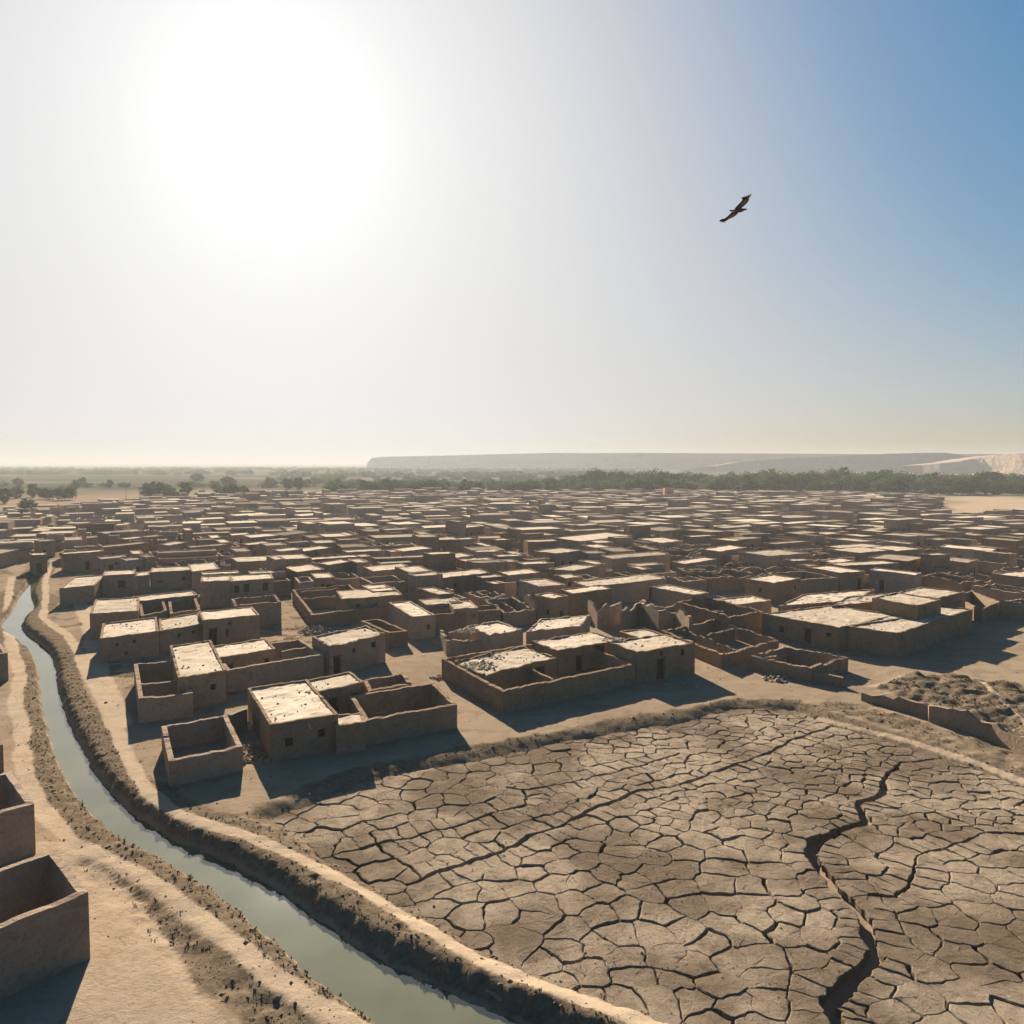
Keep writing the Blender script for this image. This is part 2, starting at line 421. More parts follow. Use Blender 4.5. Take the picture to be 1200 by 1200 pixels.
# ------------------------------------------------------------------ cracked mud plates
rs = random.Random(3)
xs = [p[0] for p in FIELD]; ys = [p[1] for p in FIELD]
seeds = []       # (x, y, parent)
coarse = []
def far_from(P, x, y, d):
    return all((x-a)**2+(y-b)**2 > d*d for a, b, *_ in P)
tries = 0
while tries < 9000:
    tries += 1; x = rs.uniform(min(xs)-2, 58); y = rs.uniform(31, 86)
    fine_zone = .66 if (x > 8 and y > 56) else (1.0 if y > 46 else 1.12)
    if far_from(coarse, x, y, 3.5*fine_zone): coarse.append((x, y))
coarse = np.array(coarse)
guides = [(p, w, 1) for p, w in FURROWS]+[(GULLY, GULW, 2)]
GS = []
for gi, (P, w, k) in enumerate(guides):
    acc = 0; step = 1.1; nid = 0
    for i in range(len(P)-1):
        a, b = np.array(P[i]), np.array(P[i+1]); Ls = np.linalg.norm(b-a); t = (b-a)/Ls; n = np.array([-t[1], t[0]])
        while acc < Ls:
            q = a+t*acc; wid = w if not isinstance(w, list) else w[i]+(w[i+1]-w[i])*acc/Ls
            for s in (-1, 1): GS.append((*(q+n*s*.75), gi, s, wid))
            acc += step
        acc -= Ls
for g in GS: seeds.append(g)
gxy = np.array([g[:2] for g in GS])
tries = 0; pts = [(g[0], g[1]) for g in GS]
cell = {}
def ckey(x, y): return (int(x//2), int(y//2))
for p in pts: cell.setdefault(ckey(*p), []).append(p)
while tries < 26000:
    tries += 1; x = rs.uniform(min(xs)-2, 58); y = rs.uniform(31, 86)
    dm = (1.0 if (x > 8 and y > 56) else 1.55)
    k = ckey(x, y); ok = True
    for i in (-1,0,1):
        for j in (-1,0,1):
            for p in cell.get((k[0]+i, k[1]+j), ()):
                if (p[0]-x)**2+(p[1]-y)**2 < dm*dm: ok = False
    if ok: seeds.append((x, y, -1, 0, 0)); cell.setdefault(k, []).append((x, y))
SX = np.array([s[0] for s in seeds]); SY = np.array([s[1] for s in seeds])
par = np.array([int(np.argmin((coarse[:,0]-x)**2+(coarse[:,1]-y)**2)) for x, y in zip(SX, SY)])
def clip(poly, nx_, ny_, c):
    out = []; k = len(poly)
    for i in range(k):
        p, q = poly[i], poly[(i+1) % k]; dp = p[0]*nx_+p[1]*ny_-c; dq = q[0]*nx_+q[1]*ny_-c
        if dp <= 0: out.append(p)
        if (dp < 0) != (dq < 0) and dp != dq:
            t = dp/(dp-dq); out.append((p[0]+t*(q[0]-p[0]), p[1]+t*(q[1]-p[1])))
    return out
fsd = seg_dist(SX, SY, FIELD+[FIELD[0]]); fin = inside(SX, SY, FIELD)
PV, PF = [], []
pm = MB()
def hashpair(i, j): return random.Random(min(i,j)*7919+max(i,j)).random()
for i in range(len(seeds)):
    if not (fin[i] or fsd[i] < 1.5): continue
    d2 = (SX-SX[i])**2+(SY-SY[i])**2
    nb = np.argsort(d2)[1:22]
    poly = [(SX[i]-4, SY[i]-4), (SX[i]+4, SY[i]-4), (SX[i]+4, SY[i]+4), (SX[i]-4, SY[i]+4)]
    for j in nb:
        D = math.sqrt(d2[j]); nx_, ny_ = (SX[j]-SX[i])/D, (SY[j]-SY[i])/D; h = hashpair(i, int(j))
        g1, g2 = seeds[i], seeds[j]
        if g1[2] >= 0 and g1[2] == g2[2] and g1[3] != g2[3]: gap = g1[4]*.72
        elif par[i] == par[j]: gap = -.012 if h < .66 else .018+.03*h
        else: gap = .022+.062*h*h+(.025 if h > .85 else 0)
        poly = clip(poly, nx_, ny_, (SX[i]*nx_+SY[i]*ny_)+D/2-gap)
        if len(poly) < 3: break
    if len(poly) < 3: continue
    # subdivide the rim and warp it so that cracks wander
    rim = []
    for k in range(len(poly)):
        p, q = poly[k], poly[(k+1) % len(poly)]; Ls = math.hypot(q[0]-p[0], q[1]-p[1]); n = max(1, int(Ls/.2))
        for m in range(n): rim.append((p[0]+(q[0]-p[0])*m/n, p[1]+(q[1]-p[1])*m/n))
    PV.append((np.array(rim), i))
allp = np.concatenate([p for p, i in PV])
wx = allp[:,0]+1.1*(fbm(allp[:,0]*.42, allp[:,1]*.42, 31, 3)-.5)+.30*(fbm(allp[:,0]*2.3, allp[:,1]*2.3, 32, 3)-.5)
wy = allp[:,1]+1.1*(fbm(allp[:,0]*.42, allp[:,1]*.42, 33, 3)-.5)+.30*(fbm(allp[:,0]*2.3, allp[:,1]*2.3, 34, 3)-.5)
zz = .10*(fbm(wx*.5, wy*.5, 35, 3)-.5)+.05*(vnoise(wx*2.2, wy*2.2, 36)-.5)
FLK = []
k = 0
for rim, i in PV:
    n = len(rim); X, Y, Z = wx[k:k+n], wy[k:k+n], zz[k:k+n]; k += n
    cx, cy = X.mean(), Y.mean(); tilt = (rs.uniform(-.03,.03), rs.uniform(-.03,.03)); dz = rs.uniform(-.035,.035)
    zt = FZ+Z+dz+tilt[0]*(X-cx)+tilt[1]*(Y-cy)
    sx, sy = cx-X, cy-Y; L_ = np.hypot(sx, sy)+1e-6; e = np.minimum(.07, L_*.3)
    b = len(pm.v)
    pm.v.extend(zip(X, Y, zt-.42)); pm.v.extend(zip(X, Y, zt-.05)); pm.v.extend(zip(X+sx/L_*e, Y+sy/L_*e, zt)); 
    r3 = .5
    nf = int(26*max(0., float(fbm(np.array(cx*.22), np.array(cy*.22), 91))-.30)/.3*max(.3, min(3., (X.max()-X.min())*(Y.max()-Y.min())/2.5)))
    for _ in range(nf):
        m_ = rs.randrange(n); f_ = math.sqrt(rs.random())*.93; FLK.append((cx+(X[m_]-cx)*f_, cy+(Y[m_]-cy)*f_, FZ+dz+(zt[m_]-FZ-dz)*f_))
    pm.v.extend(zip(cx+(X-cx)*r3, cy+(Y-cy)*r3, zt*.5+(FZ+dz)*.5+.005+.03*(vnoise(X*3, Y*3, 8)-.5)))
    pm.v.append((cx, cy, FZ+dz+.008))
    for m in range(n):
        q = (m+1) % n
        for r in (0, 1, 2): pm.f.append((b+r*n+m, b+r*n+q, b+(r+1)*n+q, b+(r+1)*n+m)); pm.m.append(0)
        pm.f.append((b+3*n+m, b+3*n+q, b+4*n)); pm.m.append(0)
tag(pm.build('cracked_mud', M['plate']), kind='structure')

# flakes and crumbs of mud lying on the plates
fk = np.array(FLK); fr_ = np.random.RandomState(4); n = len(fk); a = fr_.uniform(0, 6.28, n); s_ = .032*np.exp(fr_.normal(0, .45, n))
vv = [np.stack([fk[:,0]+s_*np.cos(a+k*pi/2)*fr_.uniform(.7, 1.3, n), fk[:,1]+s_*np.sin(a+k*pi/2)*fr_.uniform(.7, 1.3, n), fk[:,2]-.03], -1) for k in range(4)]+[np.stack([fk[:,0], fk[:,1], fk[:,2]+s_*.8], -1)]
Fp = np.array([(0,1,4),(1,2,4),(2,3,4),(3,0,4)])
tag(link('mud_flakes', np_mesh('mud_flakes', np.stack(vv, 1).reshape(-1, 3), (Fp[None]+(np.arange(n)*5)[:,None,None]).reshape(-1, 3), [M['plate']])), 'small flakes and crumbs of dried mud over the cracked field', 'flakes', kind='stuff')
# ------------------------------------------------------------------ mud houses
# a cell is one room ('R', roofed) or one yard ('Y', open): corners B (nearest), C (right), D (far), A (left), counter-clockwise
hr = random.Random(11)
def cell(kind, A, B, Cc, h, ops=(), jag=None, base=0., par=None, parts=()):
    A, B, Cc = map(np.array, (A, B, Cc)); D = A+Cc-B
    return dict(k=kind, q=[B, Cc, D, A], h=h, ops=list(ops), jag=jag, base=base, par=par, parts=parts)
def top_noise(x, y, jag, s=5):
    a = vnoise(x*.9, y*.9, s)-.5; b = vnoise(x*2.7, y*2.7, s+1)-.5
    r = jag*(1.1*a+.7*b+.55*(vnoise(x*6.3, y*6.3, s+5)-.5))
    if jag > .3: r = r-jag*1.3*sm(.55, .8, vnoise(x*.33, y*.33, s+2))
    return r
def lerp(a, b, t): return a+(b-a)*t
def wall_side(mb, p0, p1, zb, ztf, ops, parts, step=.8):
    """an outer wall face with recessed openings; ops: (u metres from p0, sill, width, height, kind)"""
    L = np.linalg.norm(p1-p0); t = (p1-p0)/L; nrm = np.array([t[1], -t[0]])
    us = {0., L}
    n = max(1, int(L/step))
    for i in range(1, n): us.add(L*i/n)
    ok = []
    for (u, v, w, hh, kind) in ops:
        a, b = u-w/2, u+w/2
        if a < .25 or b > L-.25: continue
        if any(a < o[1]+.2 and b > o[0]-.2 and v < o[3]+.15 and v+hh > o[2]-.15 for o in ok): continue
        ok.append((a, b, v, v+hh, kind))
    for o in ok:
        us = {x for x in us if not (o[0]-.08 < x < o[1]+.08) or x in (0., L)}
        us |= {o[0], o[1]}
    us = sorted(us)
    P = lambda u, z, d=0.: (p0[0]+t[0]*u-nrm[0]*d, p0[1]+t[1]*u-nrm[1]*d, z)
    tops = [ztf(p0[0]+t[0]*u, p0[1]+t[1]*u) for u in us]
    for i in range(len(us)-1):
        a, b = us[i], us[i+1]
        here = sorted([o for o in ok if o[0] <= a+1e-6 and o[1] >= b-1e-6], key=lambda o: o[2])
        z = zb
        for o in here:
            lo = max(o[2], zb+.05) if o[2] > .05 else o[2]
            if lo > z: mb.face([P(a, z), P(b, z), P(b, lo), P(a, lo)])
            z = o[3]
        mb.face([P(a, z), P(b, z), P(b, tops[i+1]), P(a, tops[i])])
    for (a, b, lo, hi, kind) in ok:
        d = .34 if kind != 'gate' else .5
        if lo > zb:
            mb.face([P(a, lo), P(b, lo), P(b, lo, d), P(a, lo, d)])
        mb.face([P(a, hi, d), P(b, hi, d), P(b, hi), P(a, hi)])
        mb.face([P(a, lo), P(a, lo, d), P(a, hi, d), P(a, hi)]); mb.face([P(b, lo, d), P(b, lo), P(b, hi), P(b, hi, d)])
        parts.append((kind, p0+t*(a+b)/2, t, nrm, b-a, lo, hi, d))
    return [(p0+t*u) for u in us], tops
def opening_part(kind, c, t, nrm, w, lo, hi, d, root, off):
    """a board in an opening, coloured near-black as the unlit room behind, with its frame or lintel, set inside the wall"""
    def bx(m, u0, u1, z0, z1, d0, d1):
        cc = c+t*(u0+u1)/2-nrm*(d0+d1)/2
        m.box((cc[0], cc[1], (z0+z1)/2), (t[0]*(u1-u0)/2, t[1]*(u1-u0)/2, 0), (nrm[0]*(d1-d0)/2, nrm[1]*(d1-d0)/2, 0), (0, 0, (z1-z0)/2))
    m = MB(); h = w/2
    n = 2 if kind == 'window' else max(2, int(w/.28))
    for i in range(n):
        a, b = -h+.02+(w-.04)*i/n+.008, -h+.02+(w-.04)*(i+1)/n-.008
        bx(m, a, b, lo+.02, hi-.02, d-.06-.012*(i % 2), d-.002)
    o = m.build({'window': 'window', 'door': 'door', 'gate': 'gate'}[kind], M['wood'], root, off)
    if kind == 'window':
        f = MB(); e = .055
        bx(f, -h+.003, h-.003, lo+.003, lo+e, d-.2, d-.09); bx(f, -h+.003, h-.003, hi-e, hi-.003, d-.2, d-.09)
        bx(f, -h+.003, -h+e, lo+e, hi-e, d-.2, d-.09); bx(f, h-e, h-.003, lo+e, hi-e, d-.2, d-.09)
        fo = f.build('frame', M['frame'], o, off)
    else:
        f = MB(); bx(f, -h-.15, h+.15, hi+.004, hi+.13, -.03, .06)
        fo = f.build('lintel', M['frame'], o, off)
def dist_of(q): return float((sum(q)/4)[1])
def add_room(c, wmb, rmb, parts, detail=True):
    q = c['q']; h = c['h']; jag = c['jag'] if c['jag'] is not None else .10; par = c['par'] if c['par'] is not None else .14
    zr = h-par; ztf = lambda x, y: h+float(top_noise(x, y, jag)); zb = c['base']-.5 if c['base'] == 0 else c['base']
    step = (.38 if dist_of(q) < 135 else .8) if detail else 2.5
    n = len(q); w = .28; cen = sum(q)/4
    inn = []
    for i in range(4):
        a, b, d = q[i-1], q[i], q[(i+1) % 4]
        e1 = (a-b)/np.linalg.norm(a-b); e2 = (d-b)/np.linalg.norm(d-b); inn.append(b+(e1+e2)*w/max(.5, abs(e1[0]*e2[1]-e1[1]*e2[0])))
    for i in range(4):
        ops = [o[1:] for o in c['ops'] if o[0] == i]
        L = np.linalg.norm(q[(i+1) % 4]-q[i])
        ops = [((u*L if u <= 1 else u), v, ww_, hh, k) for (u, v, ww_, hh, k) in ops]
        pts, tops = wall_side(wmb, q[i], q[(i+1) % 4], zb, ztf, ops, parts, step)
        A = [(p[0], p[1], z) for p, z in zip(pts, tops)]
        k = len(pts); B = []
        for j in range(k):
            f = np.linalg.norm(pts[j]-q[i])/L; p = lerp(inn[i], inn[(i+1) % 4], f); B.append((p[0], p[1], max(tops[j], zr+.005)))
        wmb.quadstrip(A, B)
        wmb.quadstrip(B, [(p[0], p[1], zr-.06) for p in B])
    # the roof: a trodden mud surface with sags and crumbled patches
    La = np.linalg.norm(inn[1]-inn[0]); Lb = np.linalg.norm(inn[3]-inn[0])
    na, nb = (max(2, int(La/.45)), max(2, int(Lb/.45))) if detail else (1, 1)
    na, nb = min(na, 60), min(nb, 60)
    U, Vv = np.meshgrid(np.linspace(0, 1, na+1), np.linspace(0, 1, nb+1))
    X = inn[0][0]*(1-U)*(1-Vv)+inn[1][0]*U*(1-Vv)+inn[2][0]*U*Vv+inn[3][0]*(1-U)*Vv
    Y = inn[0][1]*(1-U)*(1-Vv)+inn[1][1]*U*(1-Vv)+inn[2][1]*U*Vv+inn[3][1]*(1-U)*Vv
    Z = zr+(.10*(fbm(X*.5, Y*.5, 21, 3)-.5)+.035*(vnoise(X*2.4, Y*2.4, 22)-.5)+.07*sm(.66, .82, vnoise(X*1.1, Y*1.1, 23)) if detail else 0)
    Z = np.broadcast_to(Z, X.shape)
    b0 = len(rmb.v); rmb.v.extend(zip(X.ravel().tolist(), Y.ravel().tolist(), Z.ravel().tolist()))
    for j in range(nb):
        for i in range(na):
            a = b0+j*(na+1)+i; rmb.f.append((a, a+1, a+na+2, a+na+1)); rmb.m.append(0)
    if detail and dist_of(q) < 190:                       # lumps of fallen mud trodden into the roof
        rr = random.Random(int(q[0][0]*100)); nl = int(La*Lb*(.9 if dist_of(q) < 115 else .5))
        for _ in range(nl):
            u, v = rr.random(), rr.random()
            if rr.random() < .5: u = rr.choice((rr.random()**2*.2, 1-rr.random()**2*.2))
            p = lerp(lerp(inn[0], inn[1], u), lerp(inn[3], inn[2], u), v); s_ = .05+.16*rr.random()**3; b0 = len(rmb.v); a0 = rr.random()*6
            for k in range(4): rmb.v.append((p[0]+cos(a0+k*pi/2)*s_*rr.uniform(.7,1.3), p[1]+sin(a0+k*pi/2)*s_*rr.uniform(.7,1.3), zr-.02))
            rmb.v.append((p[0], p[1], zr+s_*rr.uniform(.5, .9)+.03))
            for k in range(4): rmb.f.append((b0+k, b0+(k+1) % 4, b0+4)); rmb.m.append(0)
def add_wall_run(mb, pts, h, jag, closed, parts, ops, t=.42, base=0., step=.55, hs=None):
    """free-standing mud wall along points, thickness t to the inside (left) of its run"""
    pts = [np.array(p, float) for p in pts]; n = len(pts)
    nseg = n if closed else n-1
    off = []
    for i in range(n):
        if closed or 0 < i < n-1:
            a, b, d = pts[i-1], pts[i], pts[(i+1) % n]; e1 = (b-a)/np.linalg.norm(b-a); e2 = (d-b)/np.linalg.norm(d-b)
        elif i == 0: e1 = e2 = (pts[1]-pts[0])/np.linalg.norm(pts[1]-pts[0])
        else: e1 = e2 = (pts[-1]-pts[-2])/np.linalg.norm(pts[-1]-pts[-2])
        n1 = np.array([-e1[1], e1[0]]); n2 = np.array([-e2[1], e2[0]]); m = n1+n2; m = m/max(.4, np.dot(m, m)/2)
        off.append(pts[i]+m*t)
    ztf = lambda x, y: max(base+.25, h+float(top_noise(x, y, jag)))
    zb = base-.5 if base == 0 else base
    for i in range(nseg):
        p0, p1 = pts[i], pts[(i+1) % n]; L = np.linalg.norm(p1-p0)
        if L < .05: continue
        o = [((u*L if u <= 1 else u), v, w_, hh, k) for (f, u, v, w_, hh, k) in ops if f == i]
        us, tops = wall_side(mb, p0, p1, zb, ztf, o, parts, step)
        A = [(p[0], p[1], z) for p, z in zip(us, tops)]; B = []
        for p, z in zip(us, tops):
            f = np.linalg.norm(p-p0)/L; q_ = lerp(off[i], off[(i+1) % n], f); B.append((q_[0], q_[1], z+.02))
        mb.quadstrip(A, B); mb.quadstrip(B, [(p[0], p[1], zb) for p in B])
        if not closed:
            if i == 0: mb.face([A[0], B[0], (*B[0][:2], zb), (*A[0][:2], zb)])
            if i == nseg-1: mb.face([B[-1], A[-1], (*A[-1][:2], zb), (*B[-1][:2], zb)])
def add_yard(c, mb, parts, detail=True):
    jag = c['jag'] if c['jag'] is not None else .16
    step = (.32 if dist_of(c['q']) < 135 else .7) if detail else 2.2
    add_wall_run(mb, c['q'], c['h'], jag, True, parts, c['ops'], step=step)
    B, Cc, D, A = c['q']
    for pt in c['parts']:
        axis_, f, s0, s1 = pt[:4]; hh = pt[4] if len(pt) > 4 else c['h']*.93
        if axis_ == 'u': a, b = lerp(lerp(B, Cc, f), lerp(A, D, f), s0), lerp(lerp(B, Cc, f), lerp(A, D, f), s1)
        else: a, b = lerp(lerp(B, A, f), lerp(Cc, D, f), s0), lerp(lerp(B, A, f), lerp(Cc, D, f), s1)
        L = np.linalg.norm(b-a); e = (b-a)/L*.25
        add_wall_run(mb, [a+e, b-e], hh, jag*1.3, False, parts, [], t=.36, step=step)
HOUSES = []
occ = {}
OX0, OX1, OY0, OY1 = -620, 620, 20, 860
OCC = np.zeros((OY1-OY0, OX1-OX0), bool)
def quad_mask(q, grow=0.):
    cen = sum(q)/4
    q = [p+(p-cen)/max(.1, np.linalg.norm(p-cen))*grow for p in q]
    x0 = int(min(p[0] for p in q)-OX0)-1; x1 = int(max(p[0] for p in q)-OX0)+2; y0 = int(min(p[1] for p in q)-OY0)-1; y1 = int(max(p[1] for p in q)-OY0)+2
    x0, y0 = max(0, x0), max(0, y0); x1, y1 = min(OCC.shape[1], x1), min(OCC.shape[0], y1)
    if x1 <= x0 or y1 <= y0: return None, None
    X, Y = np.meshgrid(np.arange(x0, x1)+OX0+.5, np.arange(y0, y1)+OY0+.5)
    return (slice(y0, y1), slice(x0, x1)), inside(X, Y, q)
def mark(q, grow=.6):
    s, m = quad_mask(q, grow)
    if s: OCC[s] |= m
def is_free(q, grow=-.2):
    s, m = quad_mask(q, grow)
    return s is not None and not (OCC[s] & m).any()
def house(cells, label, cat='house', name='mud_house', group=None, runs=(), wallmat='mud', detail=True, extra=None):
    allq = [p for c in cells for p in c['q']]+[np.array(p) for r in runs for p in r[0]]
    cx = sum(p[0] for p in allq)/len(allq); cy = sum(p[1] for p in allq)/len(allq); off = (cx, cy, 0)
    root = empty(name, off); tag(root, label, cat, group)
    wm, ym = MB(), MB(); parts = []
    for c in cells:
        if c['k'] == 'R':
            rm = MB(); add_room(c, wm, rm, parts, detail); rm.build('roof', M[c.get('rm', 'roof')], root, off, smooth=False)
        else: add_yard(c, ym, parts, detail)
    for r in runs: add_wall_run(ym, r[0], r[1], r[2] if len(r) > 2 else .25, False, parts, [], t=.42)
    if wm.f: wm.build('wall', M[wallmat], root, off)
    if ym.f: ym.build('courtyard_wall', M['mud'], root, off)
    for p in parts: opening_part(*p, root, off)
    HOUSES.append(dict(root=root, x=cx, y=cy, cells=cells, parts=parts, label=label))
    return root
def hp(fr, p): return px_of(fr, p)
def RM(fr, A, B, Cc, h=None, yb=None, ops=(), maxd=None, **kw):
    """a room or yard from the picture positions of its wall tops"""
    a, b, c = hp(fr, A), hp(fr, B), hp(fr, Cc)
    if h is None: h = height_of(b[0], b[1], hp(fr, (B[0] if len(B) == 2 else B[1], yb))[1] if not isinstance(yb, tuple) else px_of(*yb)[1])
    A_, B_, C_ = at(*a, h), at(*b, h), at(*c, h)
    return A_, B_, C_, h
def R(fr, A, B, Cc, h=None, yb=None, ops=(), **kw):
    A_, B_, C_, h = RM(fr, A, B, Cc, h, yb); return cell('R', A_, B_, C_, h, ops, **kw)
def Y(fr, A, B, Cc, h=None, yb=None, ops=(), **kw):
    A_, B_, C_, h = RM(fr, A, B, Cc, h, yb); return cell('Y', A_, B_, C_, h, ops, **kw)
def W(u, v=1.5, w=.7, h=.7, face=0): return (face, u, v, w, h, 'window')
def Dr(u, w=1.0, h=2.05, face=0): return (face, u, 0., w, h, 'door')
def Gt(u, w=1.9, h=2.1, face=0): return (face, u, 0., w, h, 'gate')
def add_extra(root, name, mb, mat):
    return mb.build(name, mat, root, tuple(root.location))

# --- the near compounds, one by one
h1 = house([
    R('z5', (160,665), (265,838), (585,785), yb=1012, ops=[W(.27,1.0,.72,.78), W(.75,1.35,.7,.72), Dr(.52,.9,1.9,3), W(.17,1.4,.55,.8,3)], jag=.12),
    R('z5', (425,630), (482,684), (708,636), h=3.0, ops=[Dr(.35,1.1,2.0), W(.8,1.5,.9,.6)]),
    Y('z5', (637,702), (712,818), (1143,742), yb=935, jag=.12),
    Y('z5', (702,628), (728,680), (930,642), h=2.3),
    R('z5', (560,792), (574,842), (716,824), h=2.5, ops=[Gt(.42,1.8,1.95)], jag=.2),
    ], 'large mud house at the field corner, dusty roof, dark gateway and walled yard')
m = MB(); c0 = HOUSES[-1]['cells'][0]; p = lerp(c0['q'][0], c0['q'][1], .55); nn = np.array([.5, -.86])
m.tube([(p[0]-nn[0]*.2, p[1]-nn[1]*.2, 2.75), (p[0]+nn[0]*.35, p[1]+nn[1]*.35, 2.68), (p[0]+nn[0]*.75, p[1]+nn[1]*.75, 2.45)], [.07, .075, .06], 8)
sp = add_extra(h1, 'roof_spout', m, M['roof'])
house([Y('z4', (756,846), (790,1010), (1137,940), yb=1130, jag=.14)], 'small square roofless enclosure alone between the canal and the corner house', 'walled yard', 'walled_enclosure',
      runs=[([at(*px_of('z4', (1085,795)), 2.0), at(*px_of('z4', (1160,760)), 2.0)], 2.0, .2)])
house([
    R('z4', (795,468), (835,620), (1060,580), h=3.4, ops=[W(.72,1.5,.6,.65)], jag=.2),
    Y('z4', (627,552), (650,718), (905,690), yb=832, parts=[('v', .42, 0, 1)], jag=.15),
    R('z5', (-25,472), (5,527), (292,480), h=3.0, ops=[Dr(.22,1.,2.), Dr(.36,1.,2.), W(.85,1.2,.6,.8)]),
    Y('z5', (250,440), (64,582), (518,508), h=2.5, jag=.12, parts=[('v', .55, .62, 1)]) if 0 else
    cell('Y', at(*px_of('z5', (-15,497)), 2.5), at(*px_of('z5', (64,582)), 2.5), at(*px_of('z5', (518,508)), 2.5), 2.5, jag=.1, parts=[('v', .55, .66, 1)]),
    ], 'mud house with stepped roof and long blank yard wall, left of the round-holed house')
house([
    R('z4', (480,362), (468,433), (745,398), yb=550, ops=[W(.28,1.9,.4,.4), W(.57,2.0,.45,.45), W(.43,.6,.5,.5)]),
    R('z4', (745,342), (748,398), (948,362), h=3.0, ops=[Dr(.12,1.3,2.3), W(.46,1.6,.65,.6), W(.8,1.7,.6,.55)]),
    R('z4', (930,306), (950,348), (1217,322), h=3.7, ops=[Dr(.17,1.1,2.4), W(.45,1.1,.8,1.1), W(.47,2.7,.5,.45)]),
    ], 'long mud house of three stepped blocks facing the canal path')
house([
    R('z4', (447,250), (420,318), (650,302), yb=440, ops=[]),
    R('z4', (618,236), (640,258), (930,228), h=3.4),
    Y('z4', (650,262), (660,325), (785,303), h=3.0), Y('z4', (788,258), (797,318), (940,298), h=3.0),
    ], 'mud house with two dark roofless rooms, directly behind the three-block house')
house([
    R('z4', (350,145), (278,197), (442,183), yb=280),
    R('z4', (490,116), (480,138), (632,130), h=4.0, ops=[W(.58,1.5,1.3,1.4)]),
    R('z4', (640,122), (637,140), (700,133), h=3.4),
    R('z4', (712,100), (703,122), (894,112), h=3.5, ops=[W(.25,1.2,.9,.5), W(.82,1.5,.75,.75)]),
    R('z4', (880,84), (898,118), (1030,106), h=3.5),
    ], 'mud terrace beside the canal bend, with one large square black window')
house([
    R('z4', (945,142), (938,166), (1080,160), h=4.6),
    R('z5', (80,138), (83,164), (283,150), h=4.4, ops=[(0,.13,2.2,.85,1.3,'window'), (0,.36,2.2,.95,1.5,'window'), (0,.8,2.2,1.0,1.5,'window')]),
    Y('z5', (84,245), (98,278), (318,262), yb=385, jag=.2),
    ], 'tall two-storey mud house with a row of three black window openings')
house([R('z5', (462,425), (545,470), (806,412), h=3.6, ops=[Dr(.13,1.2,2.2), W(.42,2.2,.5,.5), W(.78,2.2,.75,.75)], jag=.25)],
      'cube-like mud house with a small round hole and one door, on the dirt square')
house([
    Y('z5', (370,205), (460,322), (775,288), yb=385, jag=.22, parts=[('v', .62, .05, .95), ('v', .9, .1, .8)]),
    R('z5', (575,208), (600,248), (888,228), h=3.4, ops=[W(.27,1.8,.6,.6), W(.54,1.4,.6,.9)]),
    R('z5', (690,182), (745,212), (860,205), h=3.45),
    ], 'ragged walled compound with a flat roofed room at its right end, by the lane')
house([
    R('z5', (822,264), (932,332), (1040,322), yb=440, ops=[W(.7,1.2,.5,.8)]),
    R('z5', (960,250), (1000,276), (1170,262), h=3.3),
    R('z6', (95,258), (128,294), (242,288), h=3.3, ops=[W(.8,1.8,.6,.5)]),
    Y('z6', (-5,300), (0,325), (348,296), h=2.7),
    Y('z5', (690,350), (820,406), (912,396), yb=478, jag=.1),
    ], 'flat roofed mud house around a square sunken courtyard hole, behind the dirt square')
house([Y('z6', (262,250), (358,312), (512,298), yb=376, jag=.3, parts=[('u', .5, .1, .9)]), ], 'ragged roofless ruin with high back wall behind the long field house', 'ruin', 'mud_ruin',
      runs=[([at(*px_of('z6', (455,225)), 3.4), at(*px_of('z6', (520,262)), 3.4), at(*px_of('z6', (592,250)), 3.4)], 3.4, .5)])
house([
    Y('z6', (70,528), (355,682), (980,552), yb=788, jag=.14, parts=[('u', .40, .06, .86), ('u', .1, .9, .98)]),
    R('z6', (128,540), (275,604), (610,522), h=2.55, jag=.3, ops=[Dr(.75,1.6,1.9)]),
    R('z6', (492,445), (617,490), (905,440), h=3.0, ops=[Dr(.33,1.,1.9), Dr(.66,1.7,2.8)], jag=.18),
    R('z6', (850,448), (985,498), ('z7',310,545), h=3.65, ops=[Dr(.4,1.25,2.4), W(.41,2.75,.4,.6), W(.78,2.35,.6,.8)], jag=.16),
    R('z6', (900,398), (1000,432), (1190,400) if 0 else (1130,418), h=3.5),
    ], 'longest mud house on the field edge, crumbling bright roof over open walled yards')
house([
    Y('z6', (62,398), (92,446), (268,448), yb=515, jag=.3),
    R('z6', (182,375), (298,416), (452,390), h=3.2, jag=.3, ops=[]),
    R('z6', (530,342), (466,400), (722,375), h=2.9, jag=.2),
    ], 'low half-ruined mud house with rubble on its roof, behind the longest field house')
house([Y('z7', (120,475), (460,612), (782,530), yb=692, jag=.28, parts=[('u', .32, .05, .95), ('v', .6, .4, .95)])],
      'roofless compound with broken inner walls, joined right of the longest field house', 'ruin', 'mud_ruin')
house([Y('z7', (608,618), (965,688), (1172,628), yb=768, jag=.3, parts=[('v', .75, .05, .45)])], 'small low roofless ruin standing in front of the large L-shaped house', 'ruin', 'mud_ruin',
      runs=[([at(*px_of('z7', (968,700)), 1.3), at(*px_of('z7', (1140,738)), 1.1)], 1.1, .3)])
